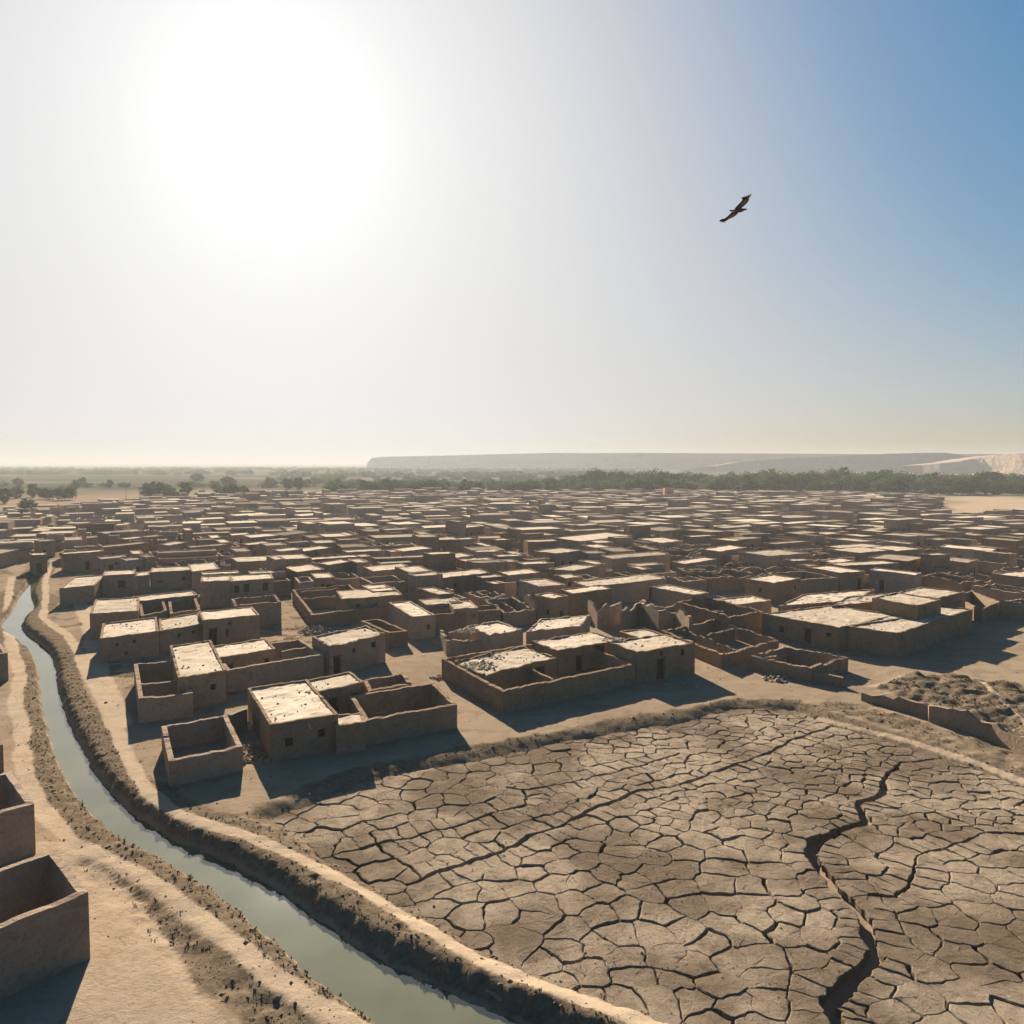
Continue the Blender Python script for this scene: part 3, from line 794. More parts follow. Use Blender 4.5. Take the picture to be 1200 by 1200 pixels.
house([
    R('p', (893,719), (983,735), (1066,723), h=3.3, ops=[W(.27,1.1,.8,.9,3), Dr(.62,1.1,2.3,3), W(.88,1.7,.8,.6,3)], jag=.12),
    R('p', (942,696), (912,710), (1004,703), h=3.42, jag=.12),
    R('p', (992,699), (975,710), (1062,702), h=3.5, jag=.12),
    R('z8', (212,452), (490,490), (912,354), yb=632, ops=[W(.05,2.0,.7,.9), Dr(.42,1.3,2.2,1), W(.52,2.2,.8,.9,1), W(.67,2.4,.5,.9,1), Dr(.72,1.,2.1,1), Dr(.81,1.,2.2,1), Dr(.9,1.,2.2,1)], jag=.12),
    R('z8', (345,290), (600,335), (735,300), h=5.2, ops=[W(.27,4.3,.4,.5)], jag=.1, base=2.9),
    R('z8', (470,262), (720,292), (872,256), h=4.4, jag=.14),
    Y('z8', (800,286), (962,356), (1066,312), yb=440, jag=.14),
    ], 'largest L-shaped mud house with an upper storey block, beside the open dirt ground')
house([Y('z7', (205,312), (500,398), (700,370), h=2.8, jag=.25, parts=[('v', .45, .1, .6)]),
       R('z7', (440,300), (545,330), (740,305), h=2.6)], 'curved roofless yard with a low shed inside, left of the L-shaped house', 'walled yard', 'walled_enclosure')
house([R('z7', (65,228), (300,275), (390,260), h=3.6, ops=[W(.3,1.4,.6,1.)])], 'bright roofed mud room rising behind the broken tall ruin walls')
def wl_run(fr, pts, h, jag=.55): return ([at(*px_of(fr, p), h) for p in pts], h, jag)
house([], 'tall broken ruin walls with scalloped tops in the middle of the village', 'ruin', 'mud_ruin',
      runs=[wl_run('z6', [(755,255),(800,285),(860,280),(915,265)], 3.3), wl_run('z6', [(920,300),(1000,262),(1088,300),(1165,292),(1230,330)], 3.3), wl_run('z7', [(0,300),(80,340),(150,330),(205,318)], 3.)])
# enclosures cut by the left edge of the picture
def left_box(corner_t, back_t, base_y, wid, label):
    h = height_of(corner_t[0], corner_t[1], base_y)
    B_ = np.array(at(*corner_t, h)); K = np.array(at(*back_t, h)); d = K-B_
    n = np.array([-d[1], d[0]]); n /= np.linalg.norm(n)
    if n[0] > 0: n = -n
    n = n*.965+np.array([0, -.26]); 
    A0 = B_+n*wid
    c = cell('Y', A0+d, A0, B_, h, jag=.07)
    return house([c], label, 'walled yard', 'walled_enclosure')
left_box((103.5,1046), (64.5,995), 1123, 9, 'nearest deep dark walled enclosure at the left edge, above the sandy ground')
left_box((40,941), (13,904), 1000, 8, 'second walled enclosure at the left edge, beside the pale footpath')
left_box((3.5,872), (-12,845), 904, 8, 'sliver of a brown wall at the left edge, third from the bottom')
left_box((9,765), (-6,745), 797, 8, 'farthest dark wall corner at the left edge across the canal')
# low retaining wall at the right
rw = [(at(1009,821)), (at(1040,829)), at(1087,842), at(1088,846), at(1130,858), at(1160,868), at(1186,880), at(1225,898)]
ro = house([], 'low dark retaining wall at the right, holding back rubble above the path', 'retaining wall', 'retaining_wall', runs=[([np.array(p) for p in rw], 1.6, .55)])
for H in HOUSES:
    for c in H['cells']: mark(c['q'], .8)
NAMED = list(HOUSES)

# --- single buildings of the middle distance, placed where their sunlit roofs show
MID = [
 ('a', (80,108),(88,121),(240,112)), ('a', (-30,118),(0,131),(84,123)), ('a', (258,195),(285,207),(385,198)), ('a', (468,176),(480,191),(690,178)),
 ('a', (720,136),(735,152),(1010,130)), ('a', (868,180),(880,192),(1025,176)), ('a', (1030,163),(1037,178),(1150,168)), ('a', (715,235),(735,248),(1050,216)),
 ('a', (1010,66),(1020,78),(1200,70)), ('a', (432,284),(445,296),(735,274)), ('a', (700,318),(712,331),(890,314)), ('a', (885,325),(893,341),(1020,326)),
 ('a', (-60,272),(0,292),(135,262)), ('a', (205,288),(215,302),(330,298)), ('a', (1015,296),(1025,322),(1112,312)),
 ('b', (415,150),(425,164),(555,156)), ('b', (556,158),(562,180),(760,164)), ('b', (765,142),(800,164),(1000,138)), ('b', (540,216),(552,232),(712,212)),
 ('b', (758,258),(772,277),(930,260)), ('b', (928,252),(938,276),(1135,248)), ('b', (610,284),(705,304),(885,296)), ('b', (125,238),(140,250),(390,230)), ('b', (-10,218),(0,233),(122,210)),
 ('b', (180,45),(190,54),(380,44)), ('b', (460,16),(470,27),(700,10)), ('b', (910,15),(920,28),(1130,14)), ('b', (1085,350),(1110,372),('c',70,345)),
 ('c', (295,55),(300,65),(366,58)), ('c', (370,44),(377,56),(530,42)), ('c', (575,98),(587,112),(832,100)), ('c', (838,98),(845,112),(1000,98)),
 ('c', (422,252),(432,277),(640,254)), ('c', (960,168),(970,186),(1125,182)), ('c', (862,246),(932,274),(1150,264)), ('c', (740,295),(808,320),(930,306)), ('c', (885,338),(932,358),(1152,350)),
 ('d', (150,272),(310,292),(496,268)), ('d', (620,304),(702,328),(1112,296)), ('d', (290,180),(480,206),(848,164)), ('d', (250,400),(430,413),(612,378)), ('d', (430,490),(540,529),(1085,465)),
 ('d', (905,184),(1042,216),(1200,202)), ('d', (905,116),(1060,134),(1205,118)), ('d', (470,86),(482,96),(612,86)), ('d', (580,60),(592,76),(815,66)), ('d', (80,195),(112,210),(322,204)), ('d', (395,550),(420,574),(700,538)), ('d', (222,592),(290,608),(396,588)),
 ('e', (180,252),(262,278),(452,248)), ('e', (-10,340),(20,365),(240,330)), ('e', (1020,340),(1082,360),(1212,338)), ('e', (780,136),(830,156),(960,142)), ('e', (300,178),(382,194),(556,182)), ('e', (310,146),(392,162),(680,152)), ('e', (440,468),(640,498),(830,466)), ('e', (960,140),(1010,158),(1125,148)),
 ('f', (95,320),(388,346),(512,316)), ('f', (630,234),(975,276),(1010,256)), ('f', (630,330),(802,357),(876,334)), ('f', (538,112),(560,122),(716,116)), ('f', (575,186),(602,198),(690,188)), ('f', (930,178),(1152,206),(1198,194)), ('f', (235,200),(390,224),(430,214)),
 ('z6', (18,128),(62,150),(300,124)), ('z6', (335,118),(382,138),(532,122)), ('z7', (590,182),(742,208),(898,184)), ('z5', (340,96),(388,122),(522,106)), ('z5', (478,80),(532,90),(652,68)), ('z5', (700,95),(747,118),(935,100)), ('z5', (445,138),(470,156),(588,143)), ('z5', (1025,128),(1077,149),(1205,130)),
 ('z8', (100,80),(157,97),(322,75)), ('z8', (330,132),(590,162),(625,150)),
]
mid_lots = []
def tidy(A_, B_, C_, kind='R', h=3.4, **kw):
    A_, B_, C_ = map(np.array, (A_, B_, C_)); e = C_-B_; L = np.linalg.norm(e); t = e/L; n = np.array([-t[1], t[0]])
    f = A_-B_; depth = float(np.dot(f, n)); along = float(np.dot(f, t))
    depth = min(max(depth, 4.5), 15.); along = min(max(along, -.35*depth), .35*depth)
    return cell(kind, B_+n*depth+t*along, B_, C_, h, **kw)
for fr, A, B, Cc in MID:
    h = hr.uniform(3.4, 4.4)
    c = tidy(*[at(*px_of(fr, p), h) for p in (A, B, Cc)], h=h)
    cen = sum(c['q'])/4
    if not is_free(c['q'], -1.6): 
        # pull it in a little before giving up
        c['q'] = [cen+(p-cen)*.72 for p in c['q']]
        if not is_free(c['q'], -1.4): continue
    mark(c['q'], .3); mid_lots.append([c])

# --- the packed town behind: lots on a skewed street grid
TOWN = poly_at([(60,657),(240,684),(330,712),(460,740),(560,722),(700,716),(760,706),(900,690),(985,700),(1110,690),(1160,730),(1330,735),(1330,606),(1195,604),(1120,609),(1092,600),(1090,585),(1050,583),(900,580),(700,579),(500,580),(300,584),(150,589),(60,597),(0,604),(-160,612),(-160,668),(0,668),(40,660),(52,645)])
TX0 = min(p[0] for p in TOWN); TX1 = max(p[0] for p in TOWN)
lots = []
def lot_cells(q, r, ruin):
    """what stands on one lot: a roofed room or two and usually an open yard"""
    B, Cc, D, A = q
    def sub(kind, u0, u1, v0, v1, h, **kw):
        f = lambda u, v: lerp(lerp(B, Cc, u), lerp(A, D, u), v)
        g = .012
        return cell(kind, f(u0+g, v1-g), f(u0+g, v0+g), f(u1-g, v0+g), h, **kw)
    h = r.uniform(3.2, 4.6); x = r.random(); hy = r.uniform(2.1, 3.0)
    if r.random() < .11: h += r.uniform(1.2, 2.4)
    if ruin and r.random() < .5 or x < .20: return [sub('Y', 0, 1, 0, 1, r.uniform(2.0, 2.9), jag=.35, parts=[('u', r.uniform(.3,.7), 0, 1)] if r.random() < .7 else [])]
    if x < .36: return [sub('R', 0, 1, 0, 1, h)]
    if x < .60: s = r.uniform(.4, .6); return [sub('R', 0, 1, s, 1, h), sub('Y', 0, 1, 0, s, hy)]
    if x < .76: s = r.uniform(.35, .6); return [sub('R', 0, s, 0, 1, h), sub('Y', s, 1, 0, 1, hy)]
    if x < .9: s = r.uniform(.4, .6); return [sub('R', s, 1, 0, 1, h), sub('Y', 0, s, 0, 1, hy)]
    s = r.uniform(.4, .6); return [sub('R', 0, 1, s, 1, h), sub('R', 0, .45, 0, s, h-.5), sub('Y', .45, 1, 0, s, hy)]
lr = random.Random(23)
ang = radians(27); ca_, sa_ = cos(ang), sin(ang)
def try_lot(cx, cy, w, d, a, grow=-.25):
    t = np.array([cos(a), sin(a)]); n = np.array([-t[1], t[0]]); c = np.array([cx, cy])
    q = [c-t*w/2-n*d/2, c+t*w/2-n*d/2, c+t*w/2+n*d/2, c-t*w/2+n*d/2]
    if not is_free(q, grow): return False
    mark(q, .05); lots.append(q); return True
v = -600.; row = 0
cand = []
while v < 1300:
    d = lr.uniform(8.5, 12.5); u = -900.
    while u < 900:
        w = lr.uniform(9, 17)
        if lr.random() < .08: u += 2.5
        cu, cv = u+w/2, v+d/2
        cand.append((cu*ca_-cv*sa_, cu*sa_+cv*ca_, w-.15, d-.15)); u += w
    v += d+(lr.uniform(1.8, 3.2) if row % 2 else .1); row += 1
CX = np.array([c[0] for c in cand]); CY = np.array([c[1] for c in cand])
ins = inside(CX, CY, TOWN) & (CY < 800)
for c, ok in zip(cand, ins):
    if ok: 
        a = ang+lr.uniform(-.06, .06)+.5*float(fbm(c[0]/70., c[1]/70., 55, 2)-.5)
        if not try_lot(*c, a):
            for s in (-1, 1):
                try_lot(c[0]+s*c[2]*.27*cos(ang), c[1]+s*c[2]*.27*sin(ang), c[2]*.42, c[3]*.9, a)
for _ in range(9000):
    x = lr.uniform(-260, 260); y = lr.uniform(95, 420)
    w, d = lr.uniform(4.5, 9), lr.uniform(4.5, 8)
    if is_free([np.array((x-1, y-1)), np.array((x+1, y-1)), np.array((x+1, y+1)), np.array((x-1, y+1))], 0) and inside(np.array([x]), np.array([y]), TOWN)[0]: try_lot(x, y, w, d, ang+lr.uniform(-.12, .12), .05)
all_lots = mid_lots+[lot_cells(q, lr, ((sum(q)/4)[0] > 30 and 100 < (sum(q)/4)[1] < 230) or ((sum(q)/4)[1] > 300 and lr.random() < .55)) for q in lots]
def lot_centre(cs): return sum(p for c in cs for p in c['q'])/(4*len(cs))
def shown(cs):
    c = lot_centre(cs); px = to_px(c[0], c[1], 2)
    return -40 < px[0] < 1240
all_lots.sort(key=lambda cs: lot_centre(cs)[1] if shown(cs) else 1e4+lot_centre(cs)[1])
N_IND = 298-len(NAMED)
near_lots, far_lots = all_lots[:N_IND], all_lots[N_IND:]
# openings on the walls that face the camera's side
def put_openings(cs, r):
    for c in cs:
        if c['k'] != 'R' or c['ops']: continue
        for f in (0, 1, 3):
            a, b = c['q'][f], c['q'][(f+1) % 4]; L = np.linalg.norm(b-a); t = (b-a)/L
            if L < 3: continue
            nrm = np.array([t[1], -t[0]]); mid = (a+b)/2
            if np.dot(nrm, -mid/np.linalg.norm(mid)) < .15: continue
            pr = r.random()
            if f == 0 and pr < .62 or pr < .28: c['ops'].append((f, r.uniform(.2, .8), 0., r.uniform(.9, 1.3), r.uniform(1.9, 2.3), 'door'))
            for _ in range(r.choice((0, 1, 1, 2, 2) if f == 0 else (0, 0, 1))):
                c['ops'].append((f, r.uniform(.1, .9), r.uniform(1.2, 2.0), r.uniform(.5, .9), r.uniform(.5, .9), 'window'))
for cs in near_lots: put_openings(cs, lr)
for cs in near_lots[len(near_lots)//8:]:
    for c in cs: c['rm'] = lr.choices(('roof', 'roof_dull', 'roof_dark'), (.52, .30, .18))[0]
AUTO = []
for cs in near_lots:
    only_yard = all(c['k'] == 'Y' for c in cs)
    c0 = lot_centre(cs)
    house(cs, 'flat roofed mud house packed into the village', 'ruin' if only_yard else 'house', 'mud_ruin' if only_yard else 'mud_house', detail=c0[1] < 230)
    AUTO.append(HOUSES[-1])
# the rest of the town, far off: one mass
fm = MB()
class Sub:
    pass
def simple_box(mb, q, h, mw, mr, jit):
    z0 = -.5
    for i in range(4):
        a, b = q[i], q[(i+1) % 4]; mb.face([(a[0], a[1], z0), (b[0], b[1], z0), (b[0], b[1], h), (a[0], a[1], h)], mw)
    mb.face([(p[0], p[1], h) for p in q], mr)
for cs in far_lots:
    for c in cs:
        q, h = c['q'], c['h']
        if c['k'] == 'R':
            simple_box(fm, q, h, 0, lr.choices((1, 3, 4), (.36, .34, .30))[0], 0)
            a, b = q[0], q[1]; L = np.linalg.norm(b-a); t = (b-a)/L; n_ = np.array([t[1], -t[0]])
            for _ in range(lr.choice((0, 1, 1, 2))):
                u = lr.uniform(.12, .88)*L; w_ = lr.uniform(.4, .7); lo, hi = (0, 2.1) if lr.random() < .5 else (1.3, 2.2)
                p = a+t*u+n_*.02; fm.box((p[0], p[1], (lo+hi)/2), (t[0]*w_, t[1]*w_, 0), (n_[0]*.05, n_[1]*.05, 0), (0, 0, (hi-lo)/2), 2)  # slab on the wall face, its near-black colour standing for a dark opening
        else:
            cen = sum(q)/4; inn = [p+(cen-p)/np.linalg.norm(cen-p)*.55 for p in q]
            for i in range(4):
                a, b, c_, d = q[i], q[(i+1) % 4], inn[(i+1) % 4], inn[i]; hh = h+lr.uniform(-.2, .1); k = (lr.uniform(-.3, .1), lr.uniform(-.3, .1))
                fm.face([(*a, -.5), (*b, -.5), (*b, h+k[1]), (*a, h+k[0])]); fm.face([(*a, h+k[0]), (*b, h+k[1]), (*c_, h+k[1]), (*d, h+k[0])]); fm.face([(*d, h+k[0]), (*c_, h+k[1]), (*c_, -.5), (*d, -.5)])
tag(fm.build('distant_town', [M['mud'], M['roof'], M['wood'], M['roof_dull'], M['roof_dark']]), 'mass of low flat roofed mud houses filling the village towards the trees', 'distant houses', kind='stuff')
print('lots', len(all_lots), 'named', len(NAMED), 'far faces', len(fm.f))
# ------------------------------------------------------------------ pink tower house and mast
def pixel_house(px, py_base, w, d, h, **kw):
    x, y = at(px, py_base); return cell('R', (x-w/2, y+d), (x-w/2, y), (x+w/2, y), h, **kw)
house([pixel_house(784, 586, 6, 6, 8.2, ops=[W(.5,4.5,1.,1.2), W(.5,1.5,1.,1.2)])], 'pink plastered tower house standing above the mud roofs before the tree belt', 'tower', 'tower_house', wallmat='pink', detail=False)
def pole(px, pyb, pyt, label, arm):
    x, y = at(px, pyb); h = height_of(px, pyt, pyb)
    r = empty('utility_mast', (x, y, 0)); tag(r, label, 'mast')
    m = MB(); m.tube([(x,y,-.4),(x,y,h*.5),(x,y,h)], [.16,.13,.09], 8); m.build('pole', M['frame'], r, (x,y,0))
    m = MB(); m.box((x+arm*.3, y, h-.5), (arm, 0, 0), (0, .08, 0), (0, 0, .09)); m.build('cross_arm', M['frame'], r, (x,y,0))
pole(148, 592, 561, 'thin pale mast standing above the far houses on the left', 4.5)

# ------------------------------------------------------------------ trees
tr = np.random.RandomState(5)
def crown_mesh(name, seed, n_clump, per, leaf, shape, mat):
    """leaf-sized faces in many clumps through the crown's volume; unit height 1 above the trunk top"""
    r = np.random.RandomState(seed); VV = []; FF = []
    cl = []
    while len(cl) < n_clump:
        p = r.uniform(-1, 1, 3)
        if p @ p > 1: continue
        if p @ p < .25 and r.rand() < .6: continue
        cl.append(p*np.array(shape)*r.uniform(.8, 1.08))
    cl = np.array(cl); size = r.uniform(.16, .34, len(cl))
    P = np.repeat(cl, per, 0)+r.normal(0, 1, (len(cl)*per, 3))*np.repeat(size, per)[:,None]*np.array([.62,.62,.45])*max(shape)*.8
    n = len(P); a = r.normal(0, 1, (n, 3)); a /= np.linalg.norm(a, axis=1)[:,None]; b = r.normal(0, 1, (n, 3)); b -= a*np.sum(a*b, 1)[:,None]; b /= np.linalg.norm(b, axis=1)[:,None]
    s = (leaf*r.uniform(.6, 1.4, n))[:,None]
    Vq = np.stack([P-a*s, P-b*s*.6, P+a*s, P+b*s*.6], 1).reshape(-1, 3); Vq[:,2] += shape[2]
    Fq = np.arange(n*4).reshape(-1, 4)
    return np_mesh(name, Vq, Fq, [mat]), Vq, Fq
def trunk_mesh(name, seed, h):
    m = MB(); r = random.Random(seed)
    m.tube([(0,0,-.05),(.01,0,.12*h),(.03,.01,.3*h),(.02,.02,.62*h)], [.035,.026,.022,.010], 7)
    for k in range(5):
        a = 2*pi*k/5+r.uniform(-.4,.4); z = h*r.uniform(.2,.4); l = h*r.uniform(.2,.36)
        m.tube([(.02,.01,z),(.02+cos(a)*l*.5,sin(a)*l*.5,z+l*.5),(.02+cos(a)*l,sin(a)*l,z+l*.8)], [.014,.010,.005], 5)
    return m.mesh(name, M['bark'])
kinds = []
for i, (shape, nc, mat) in enumerate([((.60,.60,.46), 62, 'leaf'), ((.38,.38,.47), 46, 'leaf'), ((.78,.7,.45), 80, 'leaf'), ((.52,.52,.44), 46, 'leaf2')]):
    cm, cv, cf = crown_mesh('crown', 40+i, nc, 30, .055, shape, M[mat]); kinds.append((cm, trunk_mesh('trunk', 60+i, .8), cv, cf))
TREES = []
def tree(x, y, h, k, label, group, sx=1., z=0.):
    r = empty('leafy_tree', (x, y, z), tr.uniform(0, 6.28)); r.scale = (h*sx, h*sx, h); tag(r, label, 'tree', group)
    c = link('crown', kinds[k][0], (0, 0, .03), r); t = link('trunk', kinds[k][1], (0, 0, 0), r)
    TREES.append((r, x, y)); return r
def tree_px(px, pyb, pyt, k, label, group=None, sx=1.):
    x, y = at(px, pyb); return tree(x, y, max(3., height_of(px, pyt, pyb)), k, label, group, sx)
for a in [
 (6,590,571,1,'dark tree cut by the left edge of the photo, above the far roofs'), (19,584,570,0,'round dark tree second from the left edge, before the pale fields'),
 (39,583,566,1,'upright dark tree left of the long dark hedge-like tree'), (56,585,571,2,'first of the two wide dark trees joined in a low clump on the left'),
 (76,586,569,2,'second of the two wide dark trees joined in a low clump on the left'),
 (21,570,560,0,'small lone tree out in the pale fields at far left'), (89,574,562,1,'lower tree of the slim pair standing in the pale fields'), (97,570,559,1,'taller tree of the slim pair standing in the pale fields'),
 (33,601,584,0,'green tree growing between far houses at the left edge'), (28,608,595,3,'pale green bush-like tree between far houses at the left edge'), (129,572,562,1,'slim lone tree just left of the thin mast'),
 (176,584,563,0,'big dark round tree on the left, right of the thin mast'), (192,585,565,0,'dark round tree touching the big round tree on its right'), (218,583,564,1,'tall narrow dark tree between the two dark clumps on the left'),
 (205,587,573,3,'olive low tree beneath the tall narrow tree'), (236,585,573,3,'yellow-green low tree left of the wide dark clump'), (254,577,566,0,'small grey-green tree behind the wide dark clump'), (270,583,566,2,'widest dark clump-shaped tree in the left half of the fields'),
 (285,581,569,0,'dark tree at the right end of the wide clump'), (232,565,551,2,'hazy big tree far out in the fields on the left'), (268,570,558,2,'hazy wide tree behind the widest dark clump'), (317,571,559,0,'hazy tree left of the pair in mid-field'),
 (338,573,560,0,'left tree of the grey-green pair in mid-field'), (350,574,558,1,'right tree of the grey-green pair in mid-field'), (332,586,574,3,'pale low tree at the edge of the roofs in mid-field'), (396,570,560,1,'slim tree at the left end of the long tree belt'),
]: tree_px(*a)
# the belt of trees behind the village: each of the front ones stands by itself
def belt_base(px): return 580-1.5*sm(450, 700, px)+1.0*sm(1000, 1180, px)
n_b = 0
for rowi, (dy, hmin, hmax, n) in enumerate([(0, 6, 13, 48), (-3.0, 7, 16, 56), (-5.5, 8, 19, 62)]):
    for i in range(n):
        px = 392+(1215-392)*(i+tr.uniform(.1,.9))/n; py = belt_base(px)+dy+tr.uniform(-1, 1)
        if px < 690 and rowi == 2: continue
        if px < 690: hm = .8
        else: hm = 1.12
        x, y = at(px, py); h = tr.uniform(hmin, hmax)*hm
        where = ('thin left end' if px < 560 else 'middle' if px < 830 else 'right half' if px < 1020 else 'dense right end')
        rn = ('front', 'second', 'third')[rowi]
        kd = int(tr.choice([0,0,1,2,2,3])); kn = ('round', 'narrow', 'broad', 'pale green')[kd]
        tree(x, y, h, kd, f'{kn} tree, {rn} row of the green belt, {where}', 'trees of the green belt beyond the village', tr.uniform(.95, 1.35)); n_b += 1
# woods and tree lines farther out, masses too far to tell apart
def wood(name, pts, label):
    VV, FF, k = [], [], 0
    for x, y, h, sx in pts:
        cv, cf = kinds[int(tr.choice([0,2,2,1]))][2:]; m = len(cf); pick = tr.choice(m, min(m, 260), False)
        a = tr.uniform(0, 6.28); ca, sa = cos(a), sin(a)
        v = cv.reshape(-1, 4, 3)[pick]; cen = v.mean(1, keepdims=True); v = cen+(v-cen)*2.1; v = v.reshape(-1, 3)
        VV.append(np.stack([x+h*sx*(v[:,0]*ca-v[:,1]*sa), y+h*sx*(v[:,0]*sa+v[:,1]*ca), h*(v[:,2]-.10)], -1))
        FF.append(np.arange(len(v)).reshape(-1, 4)+k); k += len(v)
    me = np_mesh(name, np.concatenate(VV), np.concatenate(FF), [M['leaf']]); return tag(link(name, me), label, 'woods', kind='stuff')
pts = []
for i in range(230):
    px = tr.uniform(640, 1230); t = tr.uniform(0, 1); py = belt_base(px)-6.5-t*9*sm(640, 760, px)
    x, y = at(px, py); pts.append((x, y, tr.uniform(6, 16), tr.uniform(.9, 1.4)))
wood('palm_wood', pts, 'dense dark green wood behind the village on the right')
pts = []
for i in range(1100):
    px = tr.uniform(-40, 760)
    py = tr.choice([549.5, 551.5, 553, 556, 558.5, 562, 566, 571], p=[.2,.2,.16,.12,.1,.09,.07,.06])+tr.uniform(-.6,.6)
    if px < 330 and 557 < py < 568: continue
    if px < 330 and py > 560 and tr.rand() < .6: continue
    x, y = at(px, py); pts.append((x, y, tr.uniform(5, 9)*(1.+.35*(y > 1500)), tr.uniform(1.2, 2.6)))
for i in range(120):
    px = tr.uniform(400, 720); x, y = at(px, 572+tr.uniform(-2, 1.5)); pts.append((x, y, tr.uniform(6, 10), tr.uniform(1., 1.5)))
wood('distant_treeline', pts, 'hazy grey-green tree lines across the far plain')

# ------------------------------------------------------------------ plateau on the horizon
def ridge(name, stops, depth, rough, seed, steps=620):
    """a mesa: (px, py of its rim, distance) along its length"""
    st = np.array(stops, float); u = np.linspace(st[0,0], st[-1,0], steps)
    rim = np.interp(u, st[:,0], st[:,1]); dist = np.interp(u, st[:,0], st[:,2])
    rows = 26; Vv = np.zeros((rows, steps, 3))
    for j in range(rows):
        t = j/(rows-1)                        # 0 at the foot in front, 1 at the back of the table
        for i in range(steps):
            d = dist[i]; x = (u[i]-600)/FPX*d
            zr = CAM_H+(543-rim[i])/FPX*d
            buttress = (fbm(np.array(x/120), np.array(seed), seed, 5)-.5)*1.5
            front = -depth*(.62+.5*buttress)
            gl = abs(2*fbm(np.array(x/150), np.array(.3*t+seed), seed+5, 4)-1)*2.2
            te = max(0., t-.34*min(1., gl)*(t > .05)) if t < .66 else t
            yy = d+front*(1-t)+(t > .72)*(t-.72)*depth*6
            prof = np.interp(te, [0, .25, .45, .58, .66, .74, 1], [0, .10, .32, .62, .97, 1.0, 0.])
            g = fbm(np.array(x/45), np.array(yy/45), seed+3, 4)
            z = -3+(zr+3)*prof*(1-1.1*(g-.5)*(t < .64)*(t > .04)) - (t > .8)*0
            Vv[j, i] = (x, yy, z)
    Ii = np.arange(rows*steps).reshape(rows, steps)
    Ff = np.stack([Ii[:-1,:-1], Ii[:-1,1:], Ii[1:,1:], Ii[1:,:-1]], -1).reshape(-1, 4)
    return tag(link(name, np_mesh(name, Vv.reshape(-1,3), Ff, [M['hill']], smooth=True)), kind='structure')
ridge('plateau', [(432,542.5,3780),(437,536.8,3780),(452,535.2,3696),(520,533.8,3612),(600,531.8,3444),(650,530.6,3360),(690,531,3192),(740,530.6,3024),(800,531,2856),(900,531.4,2688),(1000,532,2604),(1300,532,2520)], 150, 1, 3)
ridge('desert_hills', [(830,546,2300),(860,541,2300),(900,537.5,2250),(940,535.5,2200),(980,533.5,2150),(1020,532,2100),(1060,530.8,2050),(1090,530.6,2000),(1108,532.5,2000),(1122,535,2000),(1140,539,1975),(1160,543,1950)], 300, 1, 8, 420)
ridge('bare_hills', [(1060,545,1950),(1100,541,1900),(1130,536,1850),(1150,533.2,1800),(1170,531.5,1750),(1200,529.5,1700),(1300,526,1650),(1380,528,1650)], 380, 1, 14, 420)

# ------------------------------------------------------------------ clods, tufts and stones
cr = np.random.RandomState(9)
N = 420000
X = cr.uniform(-60, 64, N); Yp = 30+(cr.rand(N)**1.4)*150
Z, zp, zc, _ = terrain(X, Yp)
d_w, w_w = seg_dist(X, Yp, wc, ww)
ok = (cr.rand(N) < (zc-.3)*.5) & (d_w > w_w+.05) & (zc > .25)
ok &= ~OCC[np.clip((Yp-OY0).astype(int), 0, OCC.shape[0]-1), np.clip((X-OX0).astype(int), 0, OCC.shape[1]-1)]
X, Yp, Z = X[ok][:80000], Yp[ok][:80000], Z[ok][:80000]
n = len(X)
oct_v = np.array([(1,0,0),(0,1,0),(-1,0,0),(0,-1,0),(0,0,1),(0,0,-.6)], float)
oct_f = np.array([(0,1,4),(1,2,4),(2,3,4),(3,0,4),(1,0,5),(2,1,5),(3,2,5),(0,3,5)])
def clods(X, Yp, Z, size, name, mat, label, flat=.75):
    n = len(X); a = cr.uniform(0, 6.28, n); s = size*np.exp(cr.normal(0, .45, n))
    v = oct_v[None]*(1+cr.uniform(-.35, .35, (n, 6, 3)))
    vx = (v[:,:,0]*np.cos(a)[:,None]-v[:,:,1]*np.sin(a)[:,None])*s[:,None]+X[:,None]
    vy = (v[:,:,0]*np.sin(a)[:,None]+v[:,:,1]*np.cos(a)[:,None])*s[:,None]+Yp[:,None]
    vz = v[:,:,2]*s[:,None]*flat+Z[:,None]
    Vx = np.stack([vx, vy, vz], -1).reshape(-1, 3); Fx = (oct_f[None]+(np.arange(n)*6)[:,None,None]).reshape(-1, 3)
    return tag(link(name, np_mesh(name, Vx, Fx, [mat])), label, 'clods', kind='stuff')
h_ = cr.rand(n) < .8
clods(X[h_], Yp[h_], Z[h_]-.01, .056, 'earth_clods', M['clod'], 'dark dry clods of earth along the canal banks and field edges')
Xt, Yt, Zt = X[~h_], Yp[~h_], Z[~h_]; n = len(Xt); nb = 7
a = cr.uniform(0, 6.28, (n, nb)); l = .12*np.exp(cr.normal(0, .35, (n, 1)))*cr.uniform(.6, 1.2, (n, nb)); w = .035+.02*cr.rand(n, nb); lean = cr.uniform(.3, 1., (n, nb))
bx = Xt[:,None]+np.cos(a)*.05; by = Yt[:,None]+np.sin(a)*.05
v0 = np.stack([bx-np.sin(a)*w, by+np.cos(a)*w, np.broadcast_to(Zt[:,None]-.03, a.shape)], -1); v1 = np.stack([bx+np.sin(a)*w, by-np.cos(a)*w, np.broadcast_to(Zt[:,None]-.03, a.shape)], -1)
v2 = np.stack([bx+np.cos(a)*l*lean, by+np.sin(a)*l*lean, Zt[:,None]+l*(1.05-.5*lean)], -1)
tag(link('dry_scrub', np_mesh('dry_scrub', np.stack([v0, v1, v2], 2).reshape(-1, 3), np.arange(n*nb*3).reshape(-1, 3), [M['straw']])), 'dry brown scrub growing on the canal banks', 'scrub', kind='stuff')
